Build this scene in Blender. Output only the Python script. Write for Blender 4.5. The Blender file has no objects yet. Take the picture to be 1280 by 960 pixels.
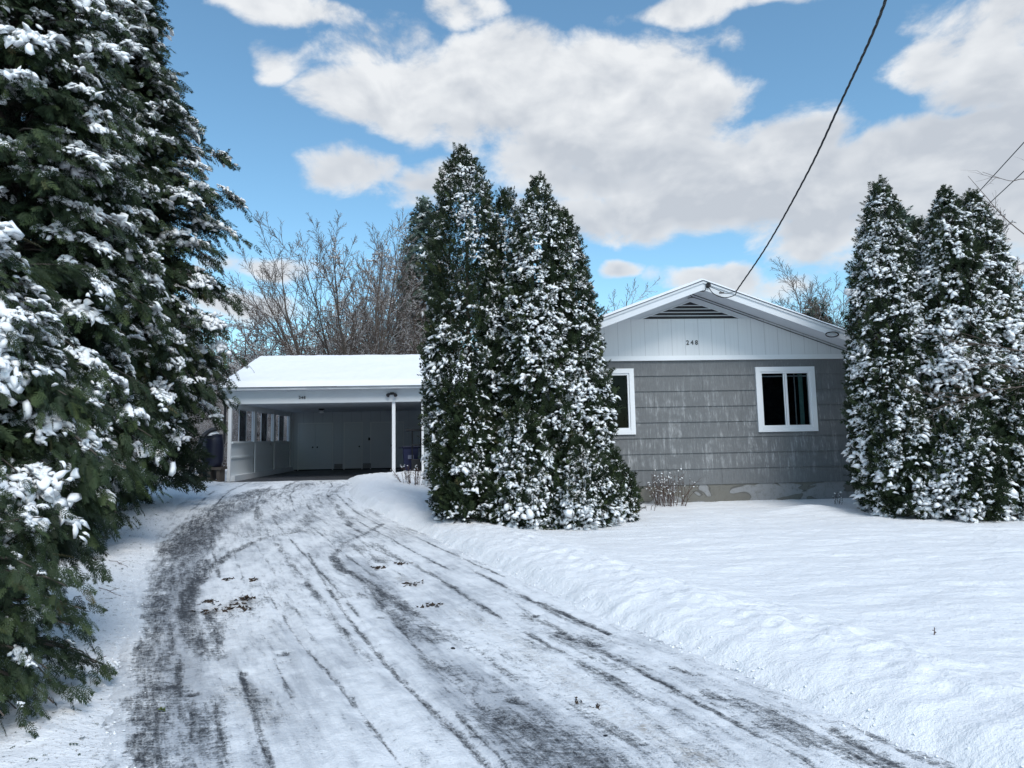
import bpy, math
import numpy as np
from mathutils import Vector, Matrix

SC = bpy.context.scene
COL = SC.collection
R = math.radians

# ------------------------------------------------------------------ camera model
F = 860.; CX = 640.; CY = 456.; PITCH = R(6.14); ROLL = 0.01875; EYE = 1.6
_r = np.array([1, 0, 0.]); _f = np.array([0, math.cos(PITCH), math.sin(PITCH)]); _u = np.array([0, -math.sin(PITCH), math.cos(PITCH)])
CUP = _u * math.cos(ROLL) + _r * math.sin(ROLL)
CRT = _r * math.cos(ROLL) - _u * math.sin(ROLL)
CAM = np.array([0, 0, EYE])

def ray(px, py):
    return _f + CRT * (px - CX) / F - CUP * (py - CY) / F

def at_depth(px, py, Y):
    d = ray(px, py); return CAM + d * (Y / d[1])

def S(a, b, x):
    t = np.clip((np.asarray(x, float) - a) / (b - a), 0, 1); return t * t * (3 - 2 * t)

def base_h(x, y):
    k = S(8, 21, y)
    w = S(-3.5, 0.5, x)
    return k * (0.45 * (1 - w) + 0.06 * w)

def on_ground(px, py, dz=0.0):
    d = ray(px, py); z = 0.
    for _ in range(30):
        t = (z + dz - EYE) / d[2]; p = CAM + d * t
        z = 0.6 * z + 0.4 * float(base_h(p[0], p[1]))
    return p

# ------------------------------------------------------------------ noise
def _hash(ix, iy, iz, seed):
    n = (ix * 374761393 + iy * 668265263 + iz * 2147483647 + seed * 974634777).astype(np.int64) & 0xffffffff
    n = ((n ^ (n >> 13)) * 1274126177) & 0xffffffff
    n = ((n ^ (n >> 16)) * 2246822519) & 0xffffffff
    return ((n ^ (n >> 15)) & 0xffffff) / float(0xffffff)

def vnoise(x, y, z=None, seed=0):
    x = np.asarray(x, float); y = np.asarray(y, float)
    z = np.zeros_like(x) if z is None else np.asarray(z, float)
    ix = np.floor(x).astype(np.int64); iy = np.floor(y).astype(np.int64); iz = np.floor(z).astype(np.int64)
    fx = x - ix; fy = y - iy; fz = z - iz
    fx = fx * fx * (3 - 2 * fx); fy = fy * fy * (3 - 2 * fy); fz = fz * fz * (3 - 2 * fz)
    out = 0
    for dx in (0, 1):
        for dy in (0, 1):
            for dz in (0, 1):
                w = (fx if dx else 1 - fx) * (fy if dy else 1 - fy) * (fz if dz else 1 - fz)
                out = out + w * _hash(ix + dx, iy + dy, iz + dz, seed)
    return out

def cheap(a, b, c, seed=0):
    return .5 + .25*(math.sin(a*1.7 + b*2.3 + seed*1.3) + math.sin(b*1.9 - c*2.9 + seed*2.1 + 1.7*math.sin(a*1.1 + c)))

def fbm(x, y, z=None, seed=0, oct=4):
    s = 0; a = .5; t = 0
    x = np.asarray(x, float); y = np.asarray(y, float)
    for k in range(oct):
        s = s + a * vnoise(x, y, z, seed + k * 17); t += a; a *= .5
        x = x * 2.03; y = y * 2.03
        if z is not None: z = np.asarray(z) * 2.03
    return s / t

# ------------------------------------------------------------------ tagging / linking
def tag(o, label=None, cat=None, group=None, kind=None):
    if label: o['label'] = label
    if cat: o['category'] = cat
    if group: o['group'] = group
    if kind: o['kind'] = kind
    return o

def empty(name, loc, rz=0.0):
    o = bpy.data.objects.new(name, None); COL.objects.link(o)
    o.location = tuple(loc); o.rotation_euler = (0, 0, rz); o.empty_display_size = .2
    return o

def link(name, me, parent=None, loc=None):
    o = bpy.data.objects.new(name, me); COL.objects.link(o)
    if parent: o.parent = parent
    if loc is not None: o.location = tuple(loc)
    return o

def np_mesh(name, verts, faces_flat, loop_tot, mat, smooth=False, mats=None, mi=None):
    me = bpy.data.meshes.new(name)
    verts = np.ascontiguousarray(verts, np.float32)
    faces_flat = np.ascontiguousarray(faces_flat, np.int32)
    loop_tot = np.ascontiguousarray(loop_tot, np.int32)
    me.vertices.add(len(verts)); me.vertices.foreach_set('co', verts.ravel())
    me.loops.add(len(faces_flat)); me.loops.foreach_set('vertex_index', faces_flat)
    me.polygons.add(len(loop_tot))
    st = np.concatenate([[0], np.cumsum(loop_tot)[:-1]]).astype(np.int32)
    me.polygons.foreach_set('loop_start', st)
    me.polygons.foreach_set('use_smooth', np.full(len(loop_tot), smooth))
    for m in (mats or [mat]): me.materials.append(m)
    if mi is not None: me.polygons.foreach_set('material_index', np.ascontiguousarray(mi, np.int32))
    me.update(calc_edges=True)
    return me

def set_attr(me, name, arr):
    a = me.attributes.new(name, 'FLOAT', 'POINT'); a.data.foreach_set('value', np.ascontiguousarray(arr, np.float32))

class MB:
    """collects boxes, prisms and tubes, then links them as one mesh"""
    def __init__(s): s.v = []; s.f = []; s.n = 0
    def add(s, vs, fs):
        s.v += [tuple(map(float, v)) for v in vs]
        s.f += [tuple(i + s.n for i in f) for f in fs]; s.n += len(vs); return s
    def box(s, a, b, skew=None):
        x0, y0, z0 = a; x1, y1, z1 = b
        vs = [(x0,y0,z0),(x1,y0,z0),(x1,y1,z0),(x0,y1,z0),(x0,y0,z1),(x1,y0,z1),(x1,y1,z1),(x0,y1,z1)]
        return s.add(vs, [(0,3,2,1),(4,5,6,7),(0,1,5,4),(1,2,6,5),(2,3,7,6),(3,0,4,7)])
    def prism_y(s, pts, y0, y1):
        """polygon in x,z extruded in y"""
        n = len(pts)
        vs = [(x, y0, z) for x, z in pts] + [(x, y1, z) for x, z in pts]
        fs = [tuple(range(n)), tuple(range(2*n-1, n-1, -1))]
        fs += [(i, i+n, (i+1) % n + n, (i+1) % n) for i in range(n)]
        return s.add(vs, fs)
    def prism_x(s, pts, x0, x1):
        n = len(pts)
        vs = [(x0, y, z) for y, z in pts] + [(x1, y, z) for y, z in pts]
        fs = [tuple(range(n-1, -1, -1)), tuple(range(n, 2*n))]
        fs += [(i, (i+1) % n, (i+1) % n + n, i+n) for i in range(n)]
        return s.add(vs, fs)
    def tube(s, pts, rad, k=8, cap=True):
        pts = [np.asarray(p, float) for p in pts]
        rads = rad if hasattr(rad, '__len__') else [rad] * len(pts)
        vs = []; up = np.array([0, 0, 1.])
        prev = None
        for i, p in enumerate(pts):
            d = pts[min(i+1, len(pts)-1)] - pts[max(i-1, 0)]; d = d / (np.linalg.norm(d) + 1e-9)
            a = prev if prev is not None else (up if abs(d[2]) < .9 else np.array([1., 0, 0]))
            u_ = a - d * np.dot(a, d); u_ /= np.linalg.norm(u_) + 1e-9; prev = u_
            w_ = np.cross(d, u_)
            for j in range(k):
                t = 2 * math.pi * j / k
                vs.append(p + rads[i] * (u_ * math.cos(t) + w_ * math.sin(t)))
        fs = []
        for i in range(len(pts) - 1):
            for j in range(k):
                a = i*k + j; b = i*k + (j+1) % k
                fs.append((a, b, b + k, a + k))
        if cap:
            fs.append(tuple(range(k-1, -1, -1))); fs.append(tuple(range((len(pts)-1)*k, len(pts)*k)))
        return s.add(vs, fs)
    def lathe(s, prof, c=(0, 0, 0), k=24):
        vs = []; 
        for r_, z_ in prof:
            for j in range(k):
                t = 2 * math.pi * j / k; vs.append((c[0] + r_*math.cos(t), c[1] + r_*math.sin(t), c[2] + z_))
        fs = []
        for i in range(len(prof)-1):
            for j in range(k):
                a = i*k + j; b = i*k + (j+1) % k
                fs.append((a, b, b+k, a+k))
        fs.append(tuple(range(k-1, -1, -1))); fs.append(tuple(range((len(prof)-1)*k, len(prof)*k)))
        return s.add(vs, fs)
    def build(s, name, mat, parent=None, smooth=False, bevel=0, loc=None):
        me = bpy.data.meshes.new(name); me.from_pydata(s.v, [], s.f); me.materials.append(mat)
        import bmesh
        bm = bmesh.new(); bm.from_mesh(me); bmesh.ops.recalc_face_normals(bm, faces=bm.faces); bm.to_mesh(me); bm.free()
        if smooth: me.polygons.foreach_set('use_smooth', [True]*len(me.polygons))
        me.update()
        o = link(name, me, parent, loc)
        if bevel:
            m = o.modifiers.new('edge', 'BEVEL'); m.width = bevel; m.segments = 2; m.limit_method = 'ANGLE'
        return o

# ------------------------------------------------------------------ materials
class NT:
    def __init__(s, name):
        s.m = bpy.data.materials.new(name); s.m.use_nodes = True; s.t = s.m.node_tree; s.t.nodes.clear()
        s.out = s.n('ShaderNodeOutputMaterial')
    def n(s, typ, **kw):
        nd = s.t.nodes.new(typ)
        for k, v in kw.items(): setattr(nd, k, v)
        return nd
    def l(s, a, b): s.t.links.new(a, b)
    def math(s, op, a, b=None, c=None, clamp=False):
        nd = s.n('ShaderNodeMath', operation=op, use_clamp=clamp)
        for i, v in enumerate((a, b, c)):
            if v is None: continue
            if isinstance(v, (int, float)): nd.inputs[i].default_value = v
            else: s.l(v, nd.inputs[i])
        return nd.outputs[0]
    def noise(s, scale, vec=None, detail=4, rough=.55, out='Fac', mapping=None, dist=0):
        nd = s.n('ShaderNodeTexNoise'); nd.inputs['Scale'].default_value = scale
        nd.inputs['Detail'].default_value = detail; nd.inputs['Roughness'].default_value = rough
        nd.inputs['Distortion'].default_value = dist
        if vec is None: vec = s.coord()
        if mapping:
            mp = s.n('ShaderNodeMapping'); mp.inputs['Scale'].default_value = mapping; s.l(vec, mp.inputs[0]); vec = mp.outputs[0]
        s.l(vec, nd.inputs['Vector']); return nd.outputs[out]
    def coord(s, w='Object'):
        return s.n('ShaderNodeTexCoord').outputs[w]
    def attr(s, name):
        return s.n('ShaderNodeAttribute', attribute_name=name).outputs['Fac']
    def ramp(s, f, stops):
        nd = s.n('ShaderNodeValToRGB'); e = nd.color_ramp.elements
        while len(e) < len(stops): e.new(.5)
        for el, (p, c) in zip(e, stops): el.position = p; el.color = (*c, 1) if len(c) == 3 else c
        s.l(f, nd.inputs[0]); return nd.outputs[0]
    def rng(s, f, a, b, c=0., d=1.):
        nd = s.n('ShaderNodeMapRange'); nd.interpolation_type = 'SMOOTHSTEP'
        for i, v in enumerate((a, b, c, d)): nd.inputs[i+1].default_value = v
        s.l(f, nd.inputs[0]); return nd.outputs[0]
    def mix(s, f, a, b):
        nd = s.n('ShaderNodeMix', data_type='RGBA')
        for sock, v in ((nd.inputs[0], f), (nd.inputs[6], a), (nd.inputs[7], b)):
            if isinstance(v, (int, float)): sock.default_value = v
            elif isinstance(v, tuple): sock.default_value = (*v, 1)
            else: s.l(v, sock)
        return nd.outputs[2]
    def bsdf(s, col, rough=.7, spec=.3, bump=None, bstr=.3, bdist=.01, metal=0, trans=None):
        b = s.n('ShaderNodeBsdfPrincipled')
        if isinstance(col, tuple): b.inputs['Base Color'].default_value = (*col, 1)
        else: s.l(col, b.inputs['Base Color'])
        if isinstance(rough, (int, float)): b.inputs['Roughness'].default_value = rough
        else: s.l(rough, b.inputs['Roughness'])
        b.inputs['Specular IOR Level'].default_value = spec; b.inputs['Metallic'].default_value = metal
        if bump is not None:
            bp = s.n('ShaderNodeBump'); bp.inputs['Strength'].default_value = bstr; bp.inputs['Distance'].default_value = bdist
            s.l(bump, bp.inputs['Height']); s.l(bp.outputs[0], b.inputs['Normal'])
        s.l(b.outputs[0], s.out.inputs[0]); s.b = b
        return s.m

def simple(name, c, rough=.6, spec=.3, var=.08, scale=6, bstr=.1):
    t = NT(name); n = t.noise(scale)
    a = tuple(max(0, x * (1 - var)) for x in c); b = tuple(x * (1 + var) for x in c)
    return t.bsdf(t.mix(n, a, b), rough, spec, t.noise(scale * 8), bstr, .004)

SNOWC = (.87, .885, .91)
def mk_snow(name, scale=1.0, bd=.01, c=SNOWC):
    t = NT(name)
    n1 = t.noise(9 * scale, detail=5, rough=.65); n2 = t.noise(60 * scale, detail=3)
    h = t.math('ADD', n1, t.math('MULTIPLY', n2, .25))
    c2 = tuple(x * .965 for x in c)
    col = t.mix(n1, c2, c)
    return t.bsdf(col, .55, .25, h, .45, bd)

M = {}
M['snow_ground'] = None
M['snow_pad'] = mk_snow('snow_on_branches', 2.0, .006)
M['snow_roof'] = mk_snow('snow_on_roof', .5, .012)
M['white'] = simple('white_paint', (.74, .76, .79), .55, .3, .04, 3)
M['trim'] = simple('white_trim', (.8, .82, .85), .45, .35, .02, 5)
M['fascia'] = simple('fascia_paint', (.66, .69, .73), .6, .3, .05, 2)
M['soffit'] = simple('soffit_paint', (.6, .63, .67), .65, .2, .04, 2)
M['beam'] = simple('beam_paint', (.6, .64, .68), .55, .3, .05, 2)
M['dark_line'] = simple('drip_edge', (.04, .042, .05), .6, .3)
M['black'] = simple('black_plastic', (.012, .013, .017), .45, .4)
M['cable'] = simple('black_cable', (.015, .016, .02), .55, .3)
M['navy'] = simple('navy_plastic', (.007, .009, .024), .4, .4)
M['blue_bin'] = simple('blue_plastic', (.010, .015, .06), .45, .4)
M['wood_dark'] = simple('weathered_wood', (.09, .075, .065), .8, .2, .3, 12, .4)
M['numbers'] = simple('number_metal', (.07, .07, .075), .4, .4)
M['bark'] = simple('grey_bark', (.1, .085, .075), .9, .1, .3, 8, .6)
M['brown_twig'] = simple('brown_twig', (.10, .068, .058), .9, .1, .3, 3, .2)
M['twig_grey'] = simple('grey_twig', (.115, .092, .08), .9, .1, .3, 3, .2)
M['leaf_dead'] = simple('dead_leaf', (.045, .032, .024), .8, .2, .4, 30, .4)
M['leaf_green'] = simple('moss_leaf', (.10, .13, .05), .8, .2, .3, 30, .4)
M['sand'] = simple('sand', (.45, .38, .28), .9, .1, .2, 40, .5)
M['curtain'] = simple('curtain_cloth', (.6, .62, .64), .9, .1, .1, 8)
M['curtain_green'] = simple('green_curtain_cloth', (.22, .36, .32), .9, .1, .3, 14)
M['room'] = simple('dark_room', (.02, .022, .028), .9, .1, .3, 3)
M['sill_wood'] = simple('brown_sill_wood', (.16, .09, .05), .6, .2, .2, 8)
M['lamp_glass'] = simple('frosted_lamp', (.5, .52, .55), .3, .4)

def mk_siding():
    t = NT('grey_striated_shakes')
    o = t.coord()
    ridg = t.noise(1, o, 3, .6, mapping=(55, 55, .6))
    fine = t.noise(1, o, 2, .6, mapping=(160, 160, 1.2))
    streak = t.noise(1, o, 4, .7, mapping=(15, 15, 1.3))
    patch = t.noise(.9, o, 3, .6)
    patch2 = t.noise(2.2, o, 3, .6, mapping=(1, 1, 1.4))
    sep = t.n('ShaderNodeSeparateXYZ'); t.l(o, sep.inputs[0])
    # butt joints every 1.2 m, staggered by course
    base = t.mix(patch, (.135, .142, .15), (.172, .178, .184))
    base = t.mix(t.rng(ridg, .35, .7, 0, .35), base, (.115, .118, .122))
    w = t.math('MULTIPLY', t.rng(streak, .44, .66), t.rng(patch2, .36, .62))
    zf = t.math('MULTIPLY', t.rng(sep.outputs[2], .3, .9), t.rng(sep.outputs[2], 3.0, 1.9))
    w = t.math('MULTIPLY', w, t.math('ADD', .25, zf))
    w = t.math('MULTIPLY', w, t.rng(fine, .3, .62))
    w2 = t.math('MULTIPLY', t.rng(fine, .45, .8), .22)
    f = t.math('MINIMUM', t.math('ADD', t.math('MULTIPLY', w, .72), w2), 1)
    col = t.mix(f, base, (.40, .41, .42))
    bh = t.math('ADD', ridg, t.math('MULTIPLY', fine, .5))
    return t.bsdf(col, .75, .2, bh, .6, .006)
M['siding'] = mk_siding()

def mk_boards():
    t = NT('white_vertical_boards'); o = t.coord()
    n = t.noise(1, o, 3, .6, mapping=(16, 16, .7)); st = t.noise(1, o, 4, .7, mapping=(5, 5, .8))
    sep = t.n('ShaderNodeSeparateXYZ'); t.l(o, sep.inputs[0])
    fr = t.math('FRACT', t.math('MULTIPLY', sep.outputs[0], 1 / .305))
    g = t.math('LESS_THAN', t.math('ABSOLUTE', t.math('SUBTRACT', fr, .5)), .018)
    fr2 = t.math('FRACT', t.math('MULTIPLY', sep.outputs[0], 1 / .1017))
    g2 = t.math('LESS_THAN', t.math('ABSOLUTE', t.math('SUBTRACT', fr2, .5)), .03)
    c = t.mix(st, (.66, .68, .71), (.73, .75, .775))
    c = t.mix(t.math('MULTIPLY', t.rng(n, .5, .8), .22), c, (.45, .46, .48))
    gg = t.math('MAXIMUM', g, t.math('MULTIPLY', g2, t.rng(st, .4, .7, 0, .7)))
    c = t.mix(t.math('MULTIPLY', gg, .45), c, (.3, .31, .33))
    return t.bsdf(c, .6, .3, t.math('SUBTRACT', 1, gg), .5, .006)
M['boards'] = mk_boards()

def mk_concrete():
    t = NT('patched_concrete'); o = t.coord()
    a = t.noise(1.1, o, 2, .5, mapping=(1, 1, 2.6), dist=.6); b = t.noise(14, o, 5, .65)
    c = t.mix(t.rng(a, .5, .53), (.17, .165, .15), (.27, .275, .285))
    ed = t.math('LESS_THAN', t.math('ABSOLUTE', t.math('SUBTRACT', a, .505)), .006)
    c = t.mix(t.math('MULTIPLY', t.rng(b, .45, .75), .5), c, (.12, .115, .1))
    c = t.mix(t.math('MULTIPLY', ed, .6), c, (.08, .08, .08))
    return t.bsdf(c, .9, .15, b, .5, .01)
M['concrete'] = mk_concrete()

def mk_interior():
    t = NT('carport_panel_paint'); o = t.coord()
    n = t.noise(2, o, 3); sep = t.n('ShaderNodeSeparateXYZ'); t.l(o, sep.inputs[0])
    fr = t.math('FRACT', t.math('MULTIPLY', sep.outputs[0], 1 / .4))
    g = t.math('LESS_THAN', t.math('ABSOLUTE', t.math('SUBTRACT', fr, .5)), .015)
    c = t.mix(n, (.52, .57, .62), (.60, .65, .70))
    c = t.mix(t.math('MULTIPLY', g, .4), c, (.15, .17, .19))
    return t.bsdf(c, .6, .25, t.math('SUBTRACT', 1, g), .4, .005)
M['interior'] = mk_interior()
M['door_paint'] = simple('carport_door_paint', (.60, .65, .69), .5, .3, .03, 2)
M['inner_wall'] = simple('carport_wall_paint', (.70, .74, .77), .6, .25, .04, 2)
M['green_siding'] = simple('grey_green_siding', (.13, .16, .155), .8, .2, .1, 5)

def mk_glass(name, tint=(.75, .8, .82), dark=0.35, fres=True):
    t = NT(name)
    tr = t.n('ShaderNodeBsdfTransparent'); tr.inputs[0].default_value = (*[x * dark for x in tint], 1)
    gl = t.n('ShaderNodeBsdfGlossy'); gl.inputs['Roughness'].default_value = .02
    mx = t.n('ShaderNodeMixShader')
    if fres: fr = t.n('ShaderNodeFresnel'); fr.inputs[0].default_value = 1.45; t.l(t.math('MULTIPLY', fr.outputs[0], .2), mx.inputs[0])
    else: mx.inputs[0].default_value = .05
    t.l(tr.outputs[0], mx.inputs[1]); t.l(gl.outputs[0], mx.inputs[2])
    t.l(mx.outputs[0], t.out.inputs[0]); return t.m
M['glass'] = mk_glass('window_glass', dark=.9)
M['glass_clear'] = mk_glass('porch_glass', tint=(.95, .97, 1), dark=.96, fres=False)
M['screen'] = mk_glass('insect_screen', tint=(.4, .44, .48), dark=.75, fres=False)

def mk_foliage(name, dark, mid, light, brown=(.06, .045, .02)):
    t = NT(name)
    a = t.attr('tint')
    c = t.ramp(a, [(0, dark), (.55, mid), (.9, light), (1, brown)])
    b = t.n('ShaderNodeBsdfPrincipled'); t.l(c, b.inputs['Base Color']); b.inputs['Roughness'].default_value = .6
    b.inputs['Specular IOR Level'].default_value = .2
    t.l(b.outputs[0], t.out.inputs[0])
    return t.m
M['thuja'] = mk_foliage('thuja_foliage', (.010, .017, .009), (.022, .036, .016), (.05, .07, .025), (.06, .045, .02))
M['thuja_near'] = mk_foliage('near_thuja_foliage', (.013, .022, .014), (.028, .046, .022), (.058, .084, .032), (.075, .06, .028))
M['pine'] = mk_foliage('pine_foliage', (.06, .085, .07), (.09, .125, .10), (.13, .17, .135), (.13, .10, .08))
# ------------------------------------------------------------------ ground and driveway
_Lpx = [(140, 960), (148, 850), (160, 780), (172, 730), (192, 680), (214, 640), (246, 614), (281, 603)]
_Rpx = [(1200, 960), (1000, 872), (870, 818), (760, 775), (640, 718), (540, 672), (470, 640), (436, 617), (441, 607), (490, 600)]
_L = np.array([on_ground(*p)[:2] for p in _Lpx]); _Rr = np.array([on_ground(*p)[:2] for p in _Rpx])
TH = R(4.0); E1 = np.array([math.cos(TH), math.sin(TH), 0]); E2 = np.array([-math.sin(TH), math.cos(TH), 0])
CP = np.array([-8.896, 21.516, .45])                  # carport: foot of its front left post
HO = np.array([3.838, 15.255, .2]) + E1 * .2          # house: ground under the ridge of its front wall
def _fn(P, ext):
    P = P[np.argsort(P[:, 1])]; P = np.vstack([ext, P]); return P
_L = _fn(_L, [[-1.2, -8], [-1.45, 0.0]]); _Rr = _fn(_Rr, [[4.6, -8], [3.2, 0.8]])
_L = np.vstack([_L[_L[:, 1] < 21.4], [[-8.95, 21.6], [-9.1, 26]]])
_Rr = np.vstack([_Rr[_Rr[:, 1] < 20.2], [[-5.0, 20.9], [-3.9, 21.8], [-3.9, 26]]])
def xL(y): return np.interp(y, _L[:, 1], _L[:, 0])
def xR(y): return np.interp(y, _Rr[:, 1], _Rr[:, 0])

def seg_dist(x, y, poly):
    best = np.full(x.shape, 1e9)
    for (ax, ay), (bx, by) in zip(poly[:-1], poly[1:]):
        dx, dy = bx - ax, by - ay; L2 = dx*dx + dy*dy + 1e-12
        t = np.clip(((x-ax)*dx + (y-ay)*dy) / L2, 0, 1)
        best = np.minimum(best, np.hypot(x - ax - t*dx, y - ay - t*dy))
    return best

def drive_sd(x, y):
    """positive outside the driveway (metres), negative inside"""
    d = np.minimum(seg_dist(x, y, _L), seg_dist(x, y, _Rr))
    inside = (x > xL(y)) & (x < xR(y))
    return np.where(inside, -d, d)

def axis(segs, lo, hi, grow=1.25):
    """segs: list of (to, step) from lo0"""
    out = [segs[0][0]]
    for to, st in segs[1:]:
        while out[-1] < to - 1e-6: out.append(out[-1] + st)
    a = [out[0]]; st = segs[1][1] * 1.3
    while a[-1] > lo: a.append(a[-1] - st); st *= grow
    b = [out[-1]]; st = segs[-1][1] * 1.3
    while b[-1] < hi: b.append(b[-1] + st); st *= grow
    return np.array(a[:0:-1] + out + b[1:])

def ground_h(x, y, fine=True):
    x = np.asarray(x, float); y = np.asarray(y, float)
    b = base_h(x, y)
    sd = drive_sd(x, y)
    right = x > (xL(y) + xR(y)) * .5
    wob = (fbm(x*2.2, y*2.2, seed=5) - .5) * .13 + (fbm(x*9, y*9, seed=6) - .5) * .07
    e = sd + wob * np.where(right, 1, .7)
    # lawn snow: depth, wind ripples (long in x), old soft prints
    depthR = .105 + .03 * (fbm(x*.5, y*.5, seed=2) - .5) * 2
    rip = (fbm(x*1.6, y*5.0, seed=3) - .5) * .045 + (fbm(x*3.5, y*7.0, seed=4, oct=3) - .5) * .02
    lump = np.clip(fbm(x*4.2, y*4.2, seed=8, oct=4) - .45, 0, 1)
    bankband = np.exp(-((sd - .75) / .55) ** 2)
    clump = np.abs(fbm(x*7, y*7, seed=9, oct=4) - .5)
    hR = depthR + rip * S(.4, 1.6, sd) + bankband * (.095 + lump * .05 + .10*(np.clip(fbm(x*9.5, y*9.5, seed=18, oct=3) - .45, 0, 1)) - clump * .065 - .03*np.abs(fbm(x*19, y*19, seed=10, oct=3) - .5))
    hR = hR * S(-.03, .24, e) ** .8
    hL = (.055 + (fbm(x*3, y*3, seed=11) - .5) * .05 + (fbm(x*11, y*11, seed=12) - .5) * .022) * S(-.02, .3, e)
    h = np.where(right, hR, hL)
    far = S(24, 60, np.hypot(x, y))
    h = b + h * (1 - far) + far * .12
    h = np.where(e < -.02, np.minimum(h, b - .03 - .1 * S(0, .3, -e)), h)
    # mound in front of the house, right of centre
    h = h + .10 * np.exp(-(((x - 5.6) / .75) ** 2 + ((y - 13.4) / .5) ** 2))
    # inside the carport the ground is under the slab
    lx = (x - CP[0]) * E1[0] + (y - CP[1]) * E1[1]; ly = (x - CP[0]) * E2[0] + (y - CP[1]) * E2[1]
    inn = (lx > 0.02) & (lx < 9.2) & (ly > .12) & (ly < 7.6)
    h = np.where(inn, CP[2] - .06, h)
    return h

def gz(x, y): return float(ground_h(np.array([x]), np.array([y]))[0])

def mk_ground_mat():
    t = NT('lawn_snow'); o = t.coord()
    n0 = t.noise(1, o, 5, .6, mapping=(2.2, 6.5, 1)); n1 = t.noise(11, o, 5, .62); n2 = t.noise(48, o, 4, .7); n3 = t.noise(170, o, 2)
    g = t.attr('litter')
    h = t.math('ADD', t.math('MULTIPLY', n0, .8), t.math('ADD', n1, t.math('ADD', t.math('MULTIPLY', n2, .32), t.math('MULTIPLY', n3, .08))))
    c = t.mix(n0, (.84, .86, .90), (.885, .895, .915))
    spec = t.math('MULTIPLY', g, t.rng(n2, .57, .66))
    c = t.mix(spec, c, (.22, .18, .15))
    return t.bsdf(c, .5, .3, h, .75, .032)
xs = axis([(-9,), (-5, .09), (7.5, .05), (12, .12)], -400, 400)
ys = axis([(1.5,), (7, .035), (11, .05), (16, .08), (24, .15)], -60, 600, 1.22)
XX, YY = np.meshgrid(xs, ys)
ZZ = ground_h(XX.ravel(), YY.ravel())
ny, nx = XX.shape
ii = (np.arange(ny-1)[:, None] * nx + np.arange(nx-1)[None]).ravel()
gf = np.stack([ii, ii+1, ii+nx+1, ii+nx], 1)
gm = np_mesh('ground', np.stack([XX.ravel(), YY.ravel(), ZZ], 1), gf.ravel(), np.full(len(gf), 4), mk_ground_mat(), True)
sdg = drive_sd(XX.ravel(), YY.ravel())
leftside = XX.ravel() < xL(YY.ravel()) + .3
lit = np.where(leftside, .8 * np.exp(-np.clip(sdg, 0, 9) / 1.3), 0.0)
for cx_, cy_, rr_ in ((.5, 12.3, 2.4), (8.6, 13.6, 2.6), (-4.2, 5.2, 1.7), (-7.2, 10.2, 2.2)):
    lit = np.maximum(lit, .9 * np.exp(-((np.hypot(XX.ravel() - cx_, YY.ravel() - cy_) / rr_) ** 4)))
set_attr(gm, 'litter', lit)
tag(link('snowy_ground', gm), kind='structure')

# driveway strip, u across and v along
def wpoly(px): return [tuple(on_ground(*p)[:2]) for p in px]
vv = axis([(-6,), (1.5, .3), (8, .035), (13, .06), (25.5, .12)], -6, 25.5)
uu = np.linspace(-.04, 1.04, 190)
UU, VV = np.meshgrid(uu, vv)
DX = xL(VV) + (xR(VV) - xL(VV)) * UU; DY = VV
dx_, dy_ = DX.ravel(), DY.ravel()
_amp = .62 + .62*fbm(dx_*.9, dy_*.55, seed=71, oct=3); _wid = .75 + .6*fbm(dx_*3.1, dy_*1.7, seed=72, oct=3)
bare = np.zeros(dx_.size); film = np.zeros(dx_.size); dirt = np.zeros(dx_.size)
def stroke(arr, px, w, amt):
    amt = amt * _amp * (1 if w > .06 else 1.02); w = w * _wid
    d = seg_dist(dx_, dy_, wpoly(px)); np.copyto(arr, np.maximum(arr, amt * np.exp(-(d / w) ** 2)))
# wide scraped band along the left edge
stroke(bare, [(178, 950), (180, 860), (187, 800), (200, 745)], .22, .78)
stroke(bare, [(205, 735), (222, 700), (240, 668)], .40, .74)
stroke(bare, [(225, 690), (250, 655), (285, 630), (330, 612)], .55, .84)
stroke(bare, [(300, 640), (345, 618), (385, 605)], .45, .70)
stroke(bare, [(255, 700), (240, 725), (231, 760), (238, 790), (260, 815)], .13, .95)
stroke(bare, [(262, 765), (268, 800), (272, 822)], .10, .85)
stroke(bare, [(212, 770), (214, 820)], .045, .85)
stroke(bare, [(330, 672), (290, 690), (262, 710), (240, 735)], .12, .80)
stroke(bare, [(330, 672), (375, 664), (420, 671), (455, 690), (478, 702)], .20, .62)
stroke(bare, [(225, 860), (248, 905), (262, 945)], .10, .58)
stroke(bare, [(268, 880), (280, 940), (292, 985)], .035, .72)
stroke(bare, [(238, 875), (241, 925)], .02, .8)
stroke(bare, [(300, 860), (330, 885), (345, 905)], .13, .55)
stroke(bare, [(325, 790), (340, 860), (370, 930), (385, 985)], .025, .42)
stroke(bare, [(285, 757), (300, 750)], .12, .55)
# ruts from the carport mouth
stroke(bare, [(385, 597), (350, 612), (322, 630), (322, 650)], .12, .70)
stroke(bare, [(420, 600), (380, 612), (350, 632), (345, 655)], .2, .52)
stroke(bare, [(462, 596), (425, 608), (412, 620), (425, 640), (440, 655)], .12, .62)
stroke(bare, [(478, 655), (455, 668), (428, 680), (417, 695)], .085, .80)
stroke(bare, [(417, 695), (425, 710), (450, 722), (480, 742), (520, 768)], .09, .85)
stroke(bare, [(520, 768), (560, 792), (600, 815), (640, 845)], .09, .5)
stroke(bare, [(330, 727), (350, 765), (378, 805), (420, 850), (470, 915), (520, 975)], .018, .72)
stroke(bare, [(385, 690), (410, 735), (450, 790), (500, 850), (560, 905), (620, 965)], .03, .72)
stroke(bare, [(345, 640), (352, 690), (380, 740)], .05, .45)
stroke(bare, [(465, 740), (530, 820), (610, 890), (660, 930)], .03, .66)
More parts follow.
